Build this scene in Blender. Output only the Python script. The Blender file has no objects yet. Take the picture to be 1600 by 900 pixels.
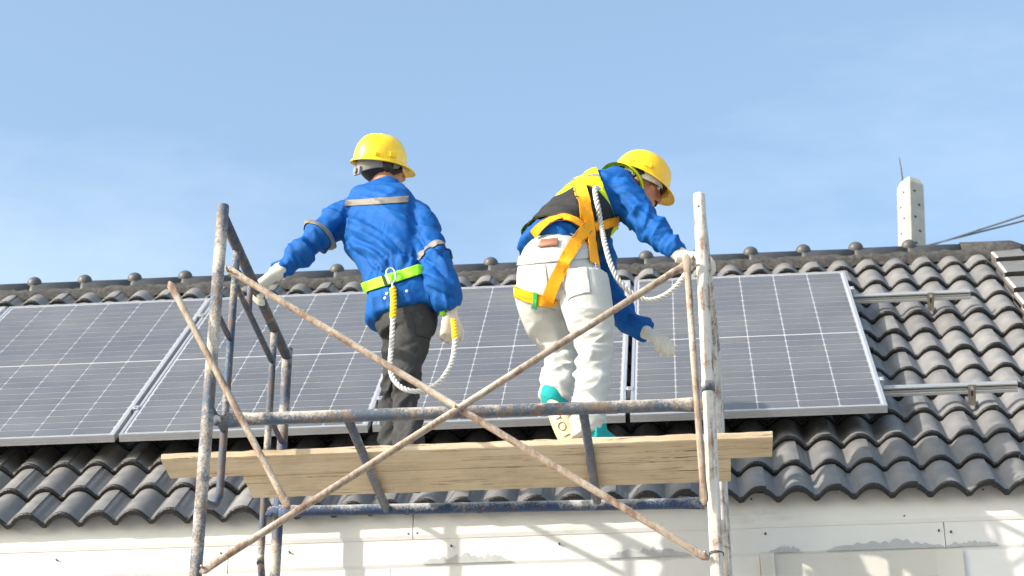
import bpy, bmesh, math, random
import numpy as np
from mathutils.bvhtree import BVHTree
from mathutils import Vector, Matrix
random.seed(7); rng = np.random.RandomState(5)
scene = bpy.context.scene
COL = scene.collection
V3 = lambda *a: np.array(a, float)

# ------------------------------------------------------------------ camera
TILT, ROLL, YAW = math.radians(29.304), math.radians(0.022), math.radians(-4.964)
FPX = 3447.0                                   # focal length in pixels of a 1600 px wide frame
CAM = V3(-0.893, -8.838, -4.3065)
PITCH = math.radians(44.72)                    # roof pitch
fw = V3(math.sin(YAW)*math.cos(TILT), math.cos(YAW)*math.cos(TILT), math.sin(TILT))
_r0 = V3(math.cos(YAW), -math.sin(YAW), 0); _u0 = np.cross(_r0, fw)
rt = math.cos(ROLL)*_r0 + math.sin(ROLL)*_u0
up = -math.sin(ROLL)*_r0 + math.cos(ROLL)*_u0
cd = bpy.data.cameras.new('camera'); cam = bpy.data.objects.new('camera', cd); COL.objects.link(cam)
cd.sensor_width = 36.0; cd.lens = FPX/1600*36; cd.clip_end = 3000; cd.clip_start = .1
cam.matrix_world = Matrix(((rt[0], up[0], -fw[0], CAM[0]), (rt[1], up[1], -fw[1], CAM[1]), (rt[2], up[2], -fw[2], CAM[2]), (0, 0, 0, 1)))
cd.dof.use_dof = True; cd.dof.focus_distance = 8.7; cd.dof.aperture_fstop = 7.0
scene.camera = cam

# ------------------------------------------------------------------ light
SUNV = V3(1.60, 0.98, -0.90); SUNV /= np.linalg.norm(SUNV)      # direction the light travels
w = bpy.data.worlds.new('World'); scene.world = w; w.use_nodes = True
nt = w.node_tree; nt.nodes.clear()
sky = nt.nodes.new('ShaderNodeTexSky'); sky.sky_type = 'NISHITA'; sky.sun_disc = False
sky.sun_elevation = math.asin(-SUNV[2]); sky.sun_rotation = math.atan2(-SUNV[0], -SUNV[1])
sky.air_density = 1.0; sky.dust_density = 2.4; sky.ozone_density = 1.9; sky.altitude = 0
bg = nt.nodes.new('ShaderNodeBackground'); bg.inputs['Strength'].default_value = 0.15
out = nt.nodes.new('ShaderNodeOutputWorld')
# thin cirrus veils drawn over the whole dome
tc = nt.nodes.new('ShaderNodeTexCoord'); mp = nt.nodes.new('ShaderNodeMapping')
mp.inputs['Rotation'].default_value = (0.3, 0.5, 0.9); mp.inputs['Scale'].default_value = (1.2, 3.0, 4.0)
no = nt.nodes.new('ShaderNodeTexNoise'); no.inputs['Scale'].default_value = 1.6; no.inputs['Detail'].default_value = 9; no.inputs['Roughness'].default_value = .62
cr = nt.nodes.new('ShaderNodeValToRGB'); cr.color_ramp.elements[0].position = .45; cr.color_ramp.elements[0].color = (.048, .048, .048, 1)
cr.color_ramp.elements[1].position = .85; cr.color_ramp.elements[1].color = (.3, .3, .3, 1)
mx = nt.nodes.new('ShaderNodeMixRGB'); mx.inputs[2].default_value = (4.3, 4.6, 4.9, 1)
L = nt.links
L.new(tc.outputs['Generated'], mp.inputs['Vector']); L.new(mp.outputs[0], no.inputs['Vector']); L.new(no.outputs[0], cr.inputs[0])
L.new(cr.outputs[0], mx.inputs[0]); L.new(sky.outputs[0], mx.inputs[1]); wb = nt.nodes.new('ShaderNodeMixRGB'); wb.blend_type = 'MULTIPLY'; wb.inputs[0].default_value = 1; wb.inputs[2].default_value = (1.01, 1.035, .96, 1)   # even white balance
L.new(mx.outputs[0], wb.inputs[1]); L.new(wb.outputs[0], bg.inputs[0]); L.new(bg.outputs[0], out.inputs[0])
sd = bpy.data.lights.new('sun', 'SUN'); sd.energy = 2.75; sd.angle = math.radians(.55); sd.color = (1, .93, .83)
sun = bpy.data.objects.new('sun', sd); COL.objects.link(sun)
sun.rotation_euler = Vector(SUNV).to_track_quat('-Z', 'Y').to_euler(); sun.location = (-20, -14, 12)
scene.view_settings.view_transform = 'Standard'; scene.view_settings.look = 'None'
scene.view_settings.gamma = 1; scene.view_settings.use_curve_mapping = False
scene.view_settings.exposure = 1.27
scene.cycles.max_bounces = 8

# ------------------------------------------------------------------ measuring helpers (image pixel + depth -> point of the place)
def ray(px, py): return fw + (px-800)/FPX*rt - (py-450)/FPX*up
def P(px, py, y):
    d = ray(px, py); return CAM + d*(y-CAM[1])/d[1]
def PZ(px, py, z):
    d = ray(px, py); return CAM + d*(z-CAM[2])/d[2]
RN = V3(0, -math.sin(PITCH), math.cos(PITCH)); RS = V3(0, math.cos(PITCH), math.sin(PITCH))
def on_roof(x, s, h): return V3(x, 0, 0) + s*RS + h*RN
def nrm(v): v = np.asarray(v, float); return v/(np.linalg.norm(v)+1e-12)

# ------------------------------------------------------------------ materials
def lin(r, g, b):
    f = lambda c: (c/255/12.92) if c/255 <= .04045 else ((c/255+.055)/1.055)**2.4
    return (f(r), f(g), f(b), 1)
class Mat:
    def __init__(s, name, rough=.6, metal=0, coat=0, spec=.5):
        s.m = bpy.data.materials.new(name); s.m.use_nodes = True; s.t = s.m.node_tree
        s.b = s.t.nodes['Principled BSDF']; s.b.inputs['Roughness'].default_value = rough
        s.b.inputs['Metallic'].default_value = metal; s.b.inputs['Coat Weight'].default_value = coat
        s.b.inputs['Specular IOR Level'].default_value = spec
        s.tc = s.t.nodes.new('ShaderNodeTexCoord'); s.oi = None
    def new(s, k): return s.t.nodes.new(k)
    def link(s, a, b): s.t.links.new(a, b)
    def noise(s, scale, detail=6, rough=.6, stretch=None, rot=None, dist=0):
        n = s.new('ShaderNodeTexNoise'); n.inputs['Scale'].default_value = scale; n.inputs['Detail'].default_value = detail
        n.inputs['Roughness'].default_value = rough; n.inputs['Distortion'].default_value = dist
        if stretch or rot:
            m = s.new('ShaderNodeMapping')
            if stretch: m.inputs['Scale'].default_value = stretch
            if rot: m.inputs['Rotation'].default_value = rot
            s.link(s.tc.outputs['Object'], m.inputs[0]); s.link(m.outputs[0], n.inputs['Vector'])
        else: s.link(s.tc.outputs['Object'], n.inputs['Vector'])
        return n.outputs[0]
    def ramp(s, v, p0, p1, c0=(0, 0, 0, 1), c1=(1, 1, 1, 1)):
        r = s.new('ShaderNodeValToRGB'); e = r.color_ramp.elements
        e[0].position = p0; e[1].position = p1; e[0].color = c0; e[1].color = c1
        s.link(v, r.inputs[0]); return r.outputs[0]
    def mix(s, f, a, b, kind='MIX'):
        m = s.new('ShaderNodeMixRGB'); m.blend_type = kind
        for i, x in ((0, f), (1, a), (2, b)):
            if hasattr(x, 'is_output'): s.link(x, m.inputs[i])
            else: m.inputs[i].default_value = x
        return m.outputs[0]
    def rnd(s, c, amt):                         # each copy a little lighter or darker
        o = s.new('ShaderNodeObjectInfo'); r = s.ramp(o.outputs['Random'], 0, 1, (1-amt,)*3+(1,), (1+amt,)*3+(1,))
        return s.mix(1, c, r, 'MULTIPLY')
    def color(s, c):
        if hasattr(c, 'is_output'): s.link(c, s.b.inputs['Base Color'])
        else: s.b.inputs['Base Color'].default_value = c
        return s
    def bump(s, v, strength=.3, dist=.01):
        b = s.new('ShaderNodeBump'); b.inputs['Strength'].default_value = strength; b.inputs['Distance'].default_value = dist
        s.link(v, b.inputs['Height']); s.link(b.outputs[0], s.b.inputs['Normal']); return s
    def roughmap(s, v, a, b):
        s.link(s.ramp(v, .3, .7, (a,)*3+(1,), (b,)*3+(1,)), s.b.inputs['Roughness']); return s
def c4(c, k=1): return (c[0]*k, c[1]*k, c[2]*k, 1)
def plain(name, c, rough=.6, var=.12, scale=14, metal=0, coat=0, bump=0, bscale=150, spec=.5):
    m = Mat(name, rough, metal, coat, spec); n = m.noise(scale)
    m.color(m.ramp(n, .3, .7, c4(c, 1-var), c4(c, 1+var)))
    if bump: m.bump(m.noise(bscale, 3), bump, .002)
    return m.m
def cloth(name, c, rough=.85, var=.1, dirt=None, sheen=.0, weave=900):
    m = Mat(name, rough, spec=.25); n = m.noise(6, 8); col = m.ramp(n, .3, .75, c4(c, 1-var), c4(c, 1+var))
    if dirt:
        col = m.mix(m.ramp(m.noise(9, 8, .7), .52, .75, (0, 0, 0, 1), (.55,)*3+(1,)), col, dirt)
    m.color(col)
    a = m.noise(weave, 2); b = m.noise(38, 5, .55)
    c_ = m.noise(6.5, 2, .5, dist=1.2); rd = m.ramp(c_, .38, .62); e = [n_ for n_ in m.t.nodes if n_.type == 'VALTORGB'][-1].color_ramp.elements; x_ = [n_ for n_ in m.t.nodes if n_.type == 'VALTORGB'][-1].color_ramp.elements.new(.5); x_.color = (1, 1, 1, 1); e[0].color = (0, 0, 0, 1); e[len(e)-1].color = (0, 0, 0, 1)
    m.bump(m.mix(.45, m.mix(.62, a, b), rd), .45, .009); m.b.inputs['Sheen Weight'].default_value = sheen
    return m.m
def painted_pipe(name, base, rust, dust, rusty=.5, dusty=.5):
    m = Mat(name, .62, spec=.4)
    a = m.noise(13, 12, .74, (1, 1, .8), dist=.6); b = m.noise(110, 10, .78); g = m.noise(5, 6, .65); st = m.noise(40, 8, .7, (1.4, 1.4, .12))
    def mad(x, k, y):
        q = m.new('ShaderNodeMath'); q.operation = 'MULTIPLY_ADD'; m.link(x, q.inputs[0]); q.inputs[1].default_value = k
        if hasattr(y, 'is_output'): m.link(y, q.inputs[2])
        else: q.inputs[2].default_value = y
        return q.outputs[0]
    col = m.mix(m.ramp(mad(st, .45, mad(a, .55, 0)), .62-.26*rusty, .68-.18*rusty), base, rust)
    # cement dust that has settled and splashed on the pipe, thick in some stretches and worn off in others
    geo = m.new('ShaderNodeNewGeometry'); sp = m.new('ShaderNodeSeparateXYZ'); m.link(geo.outputs['Normal'], sp.inputs[0])
    dv = mad(sp.outputs['Z'], .09, mad(b, .42, mad(g, .58, 0)))
    col = m.mix(m.ramp(dv, .66-.28*dusty, .72-.18*dusty), col, dust)
    col = m.mix(m.ramp(b, .60, .66, (0, 0, 0, 1), (.7, .7, .7, 1)), col, c4(rust, .55))
    col = m.mix(m.ramp(m.noise(210, 4, .6), .66, .70, (0, 0, 0, 1), (.8, .8, .8, 1)), col, dust)
    m.color(col); m.bump(b, .5, .004); m.roughmap(a, .5, .85)
    return m.m
MT = {}
MT['pipe_dark'] = painted_pipe('weathered_blue_pipe', lin(46, 68, 94), lin(104, 86, 72), lin(172, 164, 152), .62, .52)
MT['pipe_blue'] = painted_pipe('blue_pipe', lin(42, 64, 98), lin(84, 72, 66), lin(186, 184, 180), .40, .74)
MT['pipe_mid'] = painted_pipe('cement_caked_pipe', lin(66, 80, 98), lin(112, 96, 84), lin(190, 181, 168), .55, .66)
MT['pipe_white'] = painted_pipe('white_painted_pipe', lin(196, 189, 180), lin(128, 102, 86), lin(204, 196, 187), .50, .30)
MT['brace'] = painted_pipe('rusty_brace', lin(150, 136, 122), lin(112, 88, 72), lin(188, 178, 164), .62, .58)
# roof tile: worn grey concrete, glossy paint left on the nose
m = Mat('roof_tile_top', .52, spec=.45); n = m.noise(9, 9, .65)
c = m.ramp(n, .3, .75, lin(100, 99, 99), lin(127, 125, 123)); c = m.mix(m.ramp(m.noise(55, 8, .75), .60, .72, (0, 0, 0, 1), (.45,)*3+(1,)), c, lin(148, 145, 141))
c = m.mix(m.ramp(m.noise(160, 4, .7), .62, .70, (0, 0, 0, 1), (.5,)*3+(1,)), c, lin(60, 58, 58))
c = m.mix(m.ramp(m.noise(16, 7, .7, (1, .16, 1)), .54, .70, (0, 0, 0, 1), (.5,)*3+(1,)), c, lin(78, 77, 78))
m.color(m.rnd(c, .16)); m.bump(m.noise(260, 4), .25, .002); m.roughmap(n, .42, .62); MT['tile'] = m.m
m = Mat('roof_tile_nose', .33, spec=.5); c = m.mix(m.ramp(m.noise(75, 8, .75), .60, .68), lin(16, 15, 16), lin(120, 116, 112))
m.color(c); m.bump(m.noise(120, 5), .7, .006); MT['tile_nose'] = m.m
m = Mat('ridge_paint', .5); n = m.noise(14, 8, .65); m.color(m.ramp(n, .3, .75, lin(58, 58, 60), lin(84, 83, 83))); m.bump(m.noise(120, 5), .3, .004); MT['ridge'] = m.m
m = Mat('painted_mortar', .8); n = m.noise(30, 10, .75); m.color(m.ramp(n, .32, .7, lin(36, 36, 37), lin(98, 95, 93))); m.bump(m.noise(70, 9, .75), 1, .02); MT['mortar'] = m.m
# solar laminate
m = Mat('solar_cell', .45, coat=.28, spec=.35); m.b.inputs['Coat Roughness'].default_value = .12
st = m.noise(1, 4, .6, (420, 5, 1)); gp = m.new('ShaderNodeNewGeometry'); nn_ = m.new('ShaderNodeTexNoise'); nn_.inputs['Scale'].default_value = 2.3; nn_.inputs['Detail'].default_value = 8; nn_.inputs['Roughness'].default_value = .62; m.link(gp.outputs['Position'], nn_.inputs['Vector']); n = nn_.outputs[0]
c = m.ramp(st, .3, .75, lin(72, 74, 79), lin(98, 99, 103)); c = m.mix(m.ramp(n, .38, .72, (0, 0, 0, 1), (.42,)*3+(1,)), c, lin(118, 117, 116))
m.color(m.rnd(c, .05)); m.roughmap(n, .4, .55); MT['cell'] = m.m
MT['backsheet'] = plain('white_backsheet', lin(164, 164, 166), .45, .04, 8, coat=.25)
MT['alu'] = plain('anodised_aluminium', lin(205, 206, 208), .38, .05, 20, metal=.75)
MT['alu_side'] = plain('brushed_aluminium_rail', lin(188, 188, 186), .42, .06, 20, metal=.7)
MT['steel'] = plain('galvanised_steel', lin(150, 142, 132), .45, .15, 30, metal=.7)
# wall
def wallpaint(name, base, stain, cov):
    m = Mat(name, .72, spec=.3); n = m.noise(3.5, 8, .6); c = m.ramp(n, .3, .75, c4(base, .93), c4(base, 1.04))
    c = m.mix(m.ramp(m.noise(4.5, 10, .7, (.5, 1, 1.8)), .60-cov, .64-cov, (0, 0, 0, 1), (.65,)*3+(1,)), c, stain)
    c = m.mix(m.ramp(m.noise(30, 8, .7), .66, .76, (0, 0, 0, 1), (.4,)*3+(1,)), c, c4(stain, .8))
    m.color(m.rnd(c, .03)); m.bump(m.noise(40, 8, .6), .18, .004); return m.m
MT['siding'] = wallpaint('white_siding_paint', lin(206, 204, 201), lin(188, 185, 180), .0)
MT['trim'] = wallpaint('cream_trim_paint', lin(190, 186, 177), lin(174, 170, 160), .06)
MT['patch'] = plain('grey_filler_smear', lin(164, 164, 164), .85, .08, 25, bump=.3, bscale=60)
MT['render'] = plain('wall_render', lin(206, 202, 194), .8, .05, 3)
MT['dark'] = plain('dark_gap', lin(40, 36, 33), .8, .1)
MT['nail'] = plain('nail_head', lin(70, 62, 56), .6, .1)
MT['concrete'] = plain('pole_concrete', lin(160, 158, 152), .85, .14, 9, bump=.5, bscale=60)
MT['cable'] = plain('black_cable', lin(62, 62, 66), .6, .1)
MT['ground'] = plain('pale_concrete_yard', lin(154, 151, 146), .9, .14, .6, bump=.3, bscale=20)
# scaffold boards
m = Mat('scaffold_board', .75, spec=.25)
g1 = m.noise(4, 10, .68, (1, 26, 26), dist=.8); g2 = m.noise(2.2, 6, .6, (1, 4, 4)); g3 = m.noise(3.0, 10, .70, (1, 20, 20), dist=1.2)
c = m.ramp(g1, .28, .75, lin(160, 140, 112), lin(200, 182, 154)); c = m.mix(m.ramp(g2, .35, .75, (0, 0, 0, 1), (.6,)*3+(1,)), c, lin(208, 194, 172))
c = m.mix(m.ramp(m.noise(2.6, 9, .7), .5, .72, (0, 0, 0, 1), (.55,)*3+(1,)), c, lin(138, 126, 112)); c = m.mix(m.ramp(g3, .585, .63), c, lin(88, 70, 54))
m.color(m.rnd(c, .05)); m.bump(m.mix(.5, g1, g3), .5, .004); MT['wood'] = m.m
# people
MT['blue'] = cloth('royal_blue_workwear', lin(0, 80, 152), .7, .17)
MT['navy'] = cloth('deep_blue_workwear', lin(22, 74, 158), .75, .13)
MT['silver'] = cloth('grey_reflective_tape', lin(126, 120, 112), .5, .16)
MT['black_cloth'] = cloth('charcoal_denim', lin(56, 57, 59), .85, .22, lin(86, 84, 80))
MT['white_denim'] = cloth('dusty_white_denim', lin(188, 190, 188), .85, .05, lin(172, 168, 158))
MT['glove'] = cloth('cotton_glove', lin(208, 203, 192), .9, .07, lin(178, 166, 148), weave=1400)
MT['lime'] = cloth('lime_webbing', lin(140, 222, 40), .6, .06)
MT['hivis'] = cloth('hi_vis_yellow', lin(214, 232, 20), .6, .06)
MT['orange'] = cloth('orange_webbing', lin(244, 164, 22), .6, .06, lin(224, 150, 40))
MT['stitch'] = plain('dark_stitching', lin(120, 74, 20), .8)
MT['black'] = cloth('black_fabric', lin(48, 48, 50), .8, .12)
MT['green'] = plain('green_tag', lin(40, 160, 80), .5)
MT['leather'] = plain('brown_leather_patch', lin(140, 92, 68), .6, .1)
MT['skin'] = plain('skin', lin(176, 122, 94), .5, .06, 30, spec=.4)
MT['hair'] = plain('black_hair', lin(30, 26, 25), .55, .3, 200, bump=.8, bscale=300)
m = Mat('helmet_plastic', .24, coat=.35, spec=.5); n = m.noise(9, 6); m.color(m.ramp(n, .3, .75, lin(250, 200, 4), lin(255, 214, 16)))
m.b.inputs['Coat Roughness'].default_value = .12; MT['helmet'] = m.m
HN = [m]
m = Mat('helmet_plastic_dusty', .34, coat=.15, spec=.45); n = m.noise(9, 6); m.color(m.ramp(n, .3, .75, lin(246, 186, 6), lin(252, 200, 20))); MT['helmet2'] = m.m; HN.append(m)
for m in HN:                                    # dust and fine scratches
    src = m.b.inputs['Base Color'].links[0].from_socket; sc_ = m.ramp(m.noise(30, 8, .75, (1, 6, 1), dist=1.5), .60, .64, (0, 0, 0, 1), (.35,)*3+(1,))
    col = m.mix(m.ramp(m.noise(7, 9, .7), .5, .8, (0, 0, 0, 1), (.35,)*3+(1,)), src, lin(206, 176, 90)); m.color(m.mix(sc_, col, lin(170, 136, 40))); m.roughmap(m.noise(12, 8, .7), .2, .45)
MT['band_grey'] = plain('grey_plastic', lin(128, 126, 124), .5, .06)
MT['band_white'] = plain('white_plastic', lin(228, 226, 220), .45, .05)
m = Mat('rope_fibre', .8, spec=.25); m.color(m.mix(m.ramp(m.noise(45, 4), .66, .72), lin(206, 205, 200), lin(92, 110, 150))); m.bump(m.noise(500, 3), .5, .002); MT['rope'] = m.m
MT['yellow_sleeve'] = plain('yellow_rope_sleeve', lin(246, 200, 20), .45, .08, 60)
MT['chrome'] = plain('chromed_hook', lin(205, 205, 205), .25, .05, metal=.9)
MT['teal'] = cloth('teal_canvas', lin(28, 148, 150), .8, .08)
m = Mat('tan_rubber_sole', .7); n = m.noise(20, 6); m.color(m.ramp(n, .3, .7, lin(206, 186, 152), lin(224, 206, 176))); MT['sole'] = m.m
MT['ink'] = plain('dark_print', lin(66, 62, 60), .7)
MT['eye'] = plain('eye_white', lin(225, 222, 216), .3, .02)

# ------------------------------------------------------------------ mesh helpers
def add(lst, part):
    o = len(lst[0]); lst[0].extend([tuple(v) for v in part[0]]); lst[1].extend([tuple(i+o for i in f) for f in part[1]])
def join(*parts):
    l = ([], [])
    for p in parts: add(l, p)
    return l
def box(c, sx, sy, sz, ax=None):
    ax = ax or (V3(1, 0, 0), V3(0, 1, 0), V3(0, 0, 1)); c = np.asarray(c, float)
    v = [c+ax[0]*sx/2*i+ax[1]*sy/2*j+ax[2]*sz/2*k for i in (-1, 1) for j in (-1, 1) for k in (-1, 1)]
    return v, [(0, 1, 3, 2), (4, 6, 7, 5), (0, 4, 5, 1), (2, 3, 7, 6), (0, 2, 6, 4), (1, 5, 7, 3)]
def bbox(x0, x1, y0, y1, z0, z1): return box(((x0+x1)/2, (y0+y1)/2, (z0+z1)/2), x1-x0, y1-y0, z1-z0)
def catmull(pts, n):
    p = np.asarray(pts, float); p = np.vstack([2*p[0]-p[1], p, 2*p[-1]-p[-2]]); o = []
    for i in range(1, len(p)-2):
        for k in range(n):
            t = k/n; a, b, c, d = p[i-1:i+3]
            o.append(.5*((2*b)+(c-a)*t+(2*a-5*b+4*c-d)*t*t+(-a+3*b-3*c+d)*t**3))
    o.append(p[-2]); return np.array(o)
def rings(rs, caps=True):
    n = len(rs[0]); v = [q for r in rs for q in r]; f = []
    for i in range(len(rs)-1):
        for j in range(n):
            k = (j+1) % n; f.append((i*n+j, i*n+k, (i+1)*n+k, (i+1)*n+j))
    if caps: f.append(tuple(range(n-1, -1, -1))); f.append(tuple((len(rs)-1)*n+j for j in range(n)))
    return v, f
def tube(path, rad, n=10, caps=True, side=None, flat=None):
    """tube along a path; rad number or list; flat=(wide, thin) multipliers per point"""
    p = np.asarray(path, float); m = len(p); rad = [rad]*m if np.isscalar(rad) else list(rad); rs = []
    t0 = nrm(p[1]-p[0]); s = np.asarray(side, float) if side is not None else (V3(1, 0, 0) if abs(t0[0]) < .8 else V3(0, 0, 1))
    for i in range(m):
        t = nrm(p[min(i+1, m-1)]-p[max(i-1, 0)]); s = nrm(s-t*(s@t)); b = np.cross(t, s)
        fa, fb = flat[i] if flat is not None else (1, 1)
        rs.append([p[i]+rad[i]*(fa*math.cos(a)*s+fb*math.sin(a)*b) for a in np.arange(n)/n*2*math.pi])
    return rings(rs, caps)
def loft(ctrl, side, n=28, sub=5, pw=2.3):
    """ctrl rows: centre xyz, a (along side), b; smooth closed body"""
    q = catmull([list(c[0])+[c[1], c[2]] for c in ctrl], sub); rs = []
    sides = side if isinstance(side, list) else None
    if sides: sv = catmull(sides, sub)
    s0 = np.asarray(side, float) if not sides else None
    for i in range(len(q)):
        t = nrm(q[min(i+1, len(q)-1), :3]-q[max(i-1, 0), :3]); s = sv[i] if sides else s0
        s = nrm(s-t*(s@t)); b = np.cross(t, s); r = []
        for a in np.arange(n)/n*2*math.pi:
            ca, sa = math.cos(a), math.sin(a)
            r.append(q[i, :3]+q[i, 3]*math.copysign(abs(ca)**(2/pw), ca)*s+q[i, 4]*math.copysign(abs(sa)**(2/pw), sa)*b)
        rs.append(r)
    return rings(rs)
def ell(c, r, ax=None, n=16, m=10):
    ax = ax or (V3(1, 0, 0), V3(0, 1, 0), V3(0, 0, 1)); c = np.asarray(c, float); rs = []
    for i in range(1, m):
        th = math.pi*i/m
        rs.append([c+r[0]*math.sin(th)*math.cos(a)*ax[0]+r[1]*math.sin(th)*math.sin(a)*ax[1]-r[2]*math.cos(th)*ax[2] for a in np.arange(n)/n*2*math.pi])
    return rings(rs)
def mkmesh(name, part, mats, smooth=True, fm=None):
    me = bpy.data.meshes.new(name); me.from_pydata([tuple(map(float, v)) for v in part[0]], [], part[1])
    for x in (mats if isinstance(mats, (list, tuple)) else [mats]): me.materials.append(MT[x])
    if fm is not None: me.polygons.foreach_set('material_index', np.array(fm, dtype=np.int32))
    me.polygons.foreach_set('use_smooth', [smooth]*len(me.polygons)); me.update(); return me
def link(name, me, parent=None, loc=(0, 0, 0), rot=None):
    o = bpy.data.objects.new(name, me); COL.objects.link(o); o.location = loc
    if rot: o.rotation_euler = rot
    if parent: o.parent = parent
    return o
def obj(name, part, mats, parent=None, smooth=True, fm=None, sharp=None):
    """mesh given in place coordinates; under a thing's Empty it is shifted back by the Empty's position"""
    me = mkmesh(name, part, mats, smooth, fm); o = link(name, me)
    if parent:
        o.parent = parent
        if parent.type == 'EMPTY': o.location = -parent.location
    if sharp:
        me.set_sharp_from_angle(angle=math.radians(sharp))
    return o
def tag(o, label, cat, group=None):
    o['label'] = label; o['category'] = cat
    if group: o['group'] = group
    return o
def empty(name, loc, label=None, cat=None, group=None):
    o = bpy.data.objects.new(name, None); COL.objects.link(o); o.location = [float(x) for x in loc]; o.empty_display_size = .1
    if label: tag(o, label, cat, group)
    return o
def fix_normals(o):
    bm = bmesh.new(); bm.from_mesh(o.data); bmesh.ops.recalc_face_normals(bm, faces=bm.faces); bm.to_mesh(o.data); bm.free()
def bevel(o, wd, seg=2):
    md = o.modifiers.new('bevel', 'BEVEL'); md.width = wd; md.segments = seg; md.limit_method = 'ANGLE'; return o

# ================================================================== GROUND
GZ = CAM[2]-1.6
g = obj('ground', ([(-400, -400, GZ), (400, -400, GZ), (400, 400, GZ), (-400, 400, GZ)], [(0, 1, 2, 3)]), 'ground', smooth=False); g['kind'] = 'structure'

# ================================================================== HOUSE
WALL_Y = -.29; X0, X1 = -6.15, 1.06
house = empty('house', (-2.5, -.2, GZ), 'pale house with grey tiled roof and white lap siding behind the scaffold', 'house')
RIDGE_Y, RIDGE_Z = 2.33, 2.04
# wall body (set back behind the siding) with the gable under the roof
yb = 2*RIDGE_Y-WALL_Y
def under(y): s = 1 if y < RIDGE_Y else -1; return (RIDGE_Z-.14)-abs(RIDGE_Y-y)*math.tan(PITCH)
prof = [(WALL_Y+.03, GZ), (WALL_Y+.03, under(WALL_Y+.03)-.02), (RIDGE_Y, under(RIDGE_Y)-.02), (yb-.03, under(yb-.03)-.02), (yb-.03, GZ)]
v = [(X0+.1, a, b) for a, b in prof]+[(X1-.12, a, b) for a, b in prof]
wall = obj('wall', (v, [(0, 1, 2, 3, 4), (9, 8, 7, 6, 5)]+[(i, i+5, (i+1) % 5+5, (i+1) % 5) for i in range(5)]), 'render', house, False); fix_normals(wall)
# siding boards: vertical face, bevelled lower lip
def board(x0, x1, z0, z1, y, th=.026, lip=.016, m='siding'):
    x0 += .0015; x1 -= .0015
    pr = [(y+th, z0), (y+.007, z0), (y, z0+lip), (y, z1), (y+th, z1)]
    v = [(x0, a, b) for a, b in pr]+[(x1, a, b) for a, b in pr]
    o = obj('siding_board', (v, [(0, 1, 2, 3, 4), (9, 8, 7, 6, 5)]+[(i, i+5, (i+1) % 5+5, (i+1) % 5) for i in range(5)]), m, house, False)
    fix_normals(o); return o
XJ1, XJ2 = P(645, 830, WALL_Y)[0], P(1476, 830, WALL_Y)[0]
zL1 = -.682; zL2 = -.808; zL3 = -.943; zL4 = -1.078
XT0, XT1, XT2 = P(609, 885, WALL_Y)[0], P(1187, 862, WALL_Y)[0], P(1503, 850, WALL_Y)[0]
for a, b in ((X0+.1, -4.35), (-4.35, XJ1), (XJ1, X1-.12)): board(a, b, zL1, -.528, WALL_Y)
for a, b in ((X0+.1, P(356, 870, WALL_Y)[0]), (P(356, 870, WALL_Y)[0], XJ2), (XJ2, X1-.12)): board(a, b, zL2, zL1+.002, WALL_Y+.0095, lip=.016)
for a, b in ((X0+.1, -3.9), (-3.9, XT0)): board(a, b, zL3, zL2+.002, WALL_Y+.016)
board(XT0, XT1, zL3-.02, zL2+.002, WALL_Y+.003+.012, m='siding'); board(XT2, X1-.12, zL3, zL2+.002, WALL_Y+.016)
for k, z in enumerate((zL4, zL4-.135, zL4-.27, zL4-.405)):
    for a, b in ((X0+.1, -3.2), (-3.2, XT1)): board(a, b, z, z+.137 if k else zL3-.018, WALL_Y+.02)
    board(XT2, X1-.12, z, z+.137 if k else zL3, WALL_Y+.02)
# window with cream casing
win = obj('window', bbox(XT1+.14, XT2-.11, WALL_Y+.024, WALL_Y+.029, -1.62, -.95), 'dark', house, False)
obj('head_casing', bbox(XT1+.058, XT2-.11, WALL_Y-.004, WALL_Y+.03, zL2-.115, zL2-.001), 'trim', win, False)
obj('stile', bbox(XT1, XT1+.058, WALL_Y-.016, WALL_Y+.03, -1.62, zL2+.004), 'trim', win, False)
obj('stile', bbox(XT2-.11, XT2, WALL_Y-.004, WALL_Y+.03, -1.62, zL2-.001), 'trim', win, False)
obj('frame', join(bbox(XT1+.058, XT1+.14, WALL_Y+.008, WALL_Y+.03, -1.62, zL2-.115), bbox(XT1+.14, XT2-.11, WALL_Y+.006, WALL_Y+.03, zL2-.15, zL2-.117)), 'trim', win, False)
# nail heads and a smear of filler
for px, py in ((1167, 778), (1174, 780), (1413, 806), (1536, 765), (1196, 833), (1467, 828), (1486, 830), (88, 874), (345, 864), (638, 834), (652, 833), (705, 852), (874, 849), (452, 862)):
    q = P(px, py, WALL_Y-.001); o = obj('nail', tube([q-V3(0, .001, 0), q+V3(0, .012, 0)], .0042, 8), 'nail', house, False)
def smear(x0, x1, zb, h, seed):
    r = np.random.RandomState(seed); n = 26; v = []; f = []
    for i in range(n+1):
        t = i/n; x = x0+(x1-x0)*t; e = math.sin(math.pi*t)**.6; top = zb+h*e*(.35+.65*r.rand()) + .003
        v += [(x, WALL_Y+.0055, zb), (x, WALL_Y+.0065, top)]
    for i in range(n): f.append((2*i, 2*i+2, 2*i+3, 2*i+1))
    obj('filler_smear', (v, f), 'patch', house, True)
smear(P(1200, 845, WALL_Y)[0], P(1250, 845, WALL_Y)[0], zL2+.013, .035, 1); smear(P(1290, 845, WALL_Y)[0], P(1475, 845, WALL_Y)[0], zL2+.013, .05, 2)
smear(P(1478, 845, WALL_Y)[0], P(1560, 845, WALL_Y)[0], zL2+.013, .03, 3); smear(P(660, 860, WALL_Y)[0], P(800, 860, WALL_Y)[0], zL2+.013, .045, 4); smear(P(950, 860, WALL_Y)[0], P(1080, 850, WALL_Y)[0], zL2+.013, .05, 5)

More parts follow.
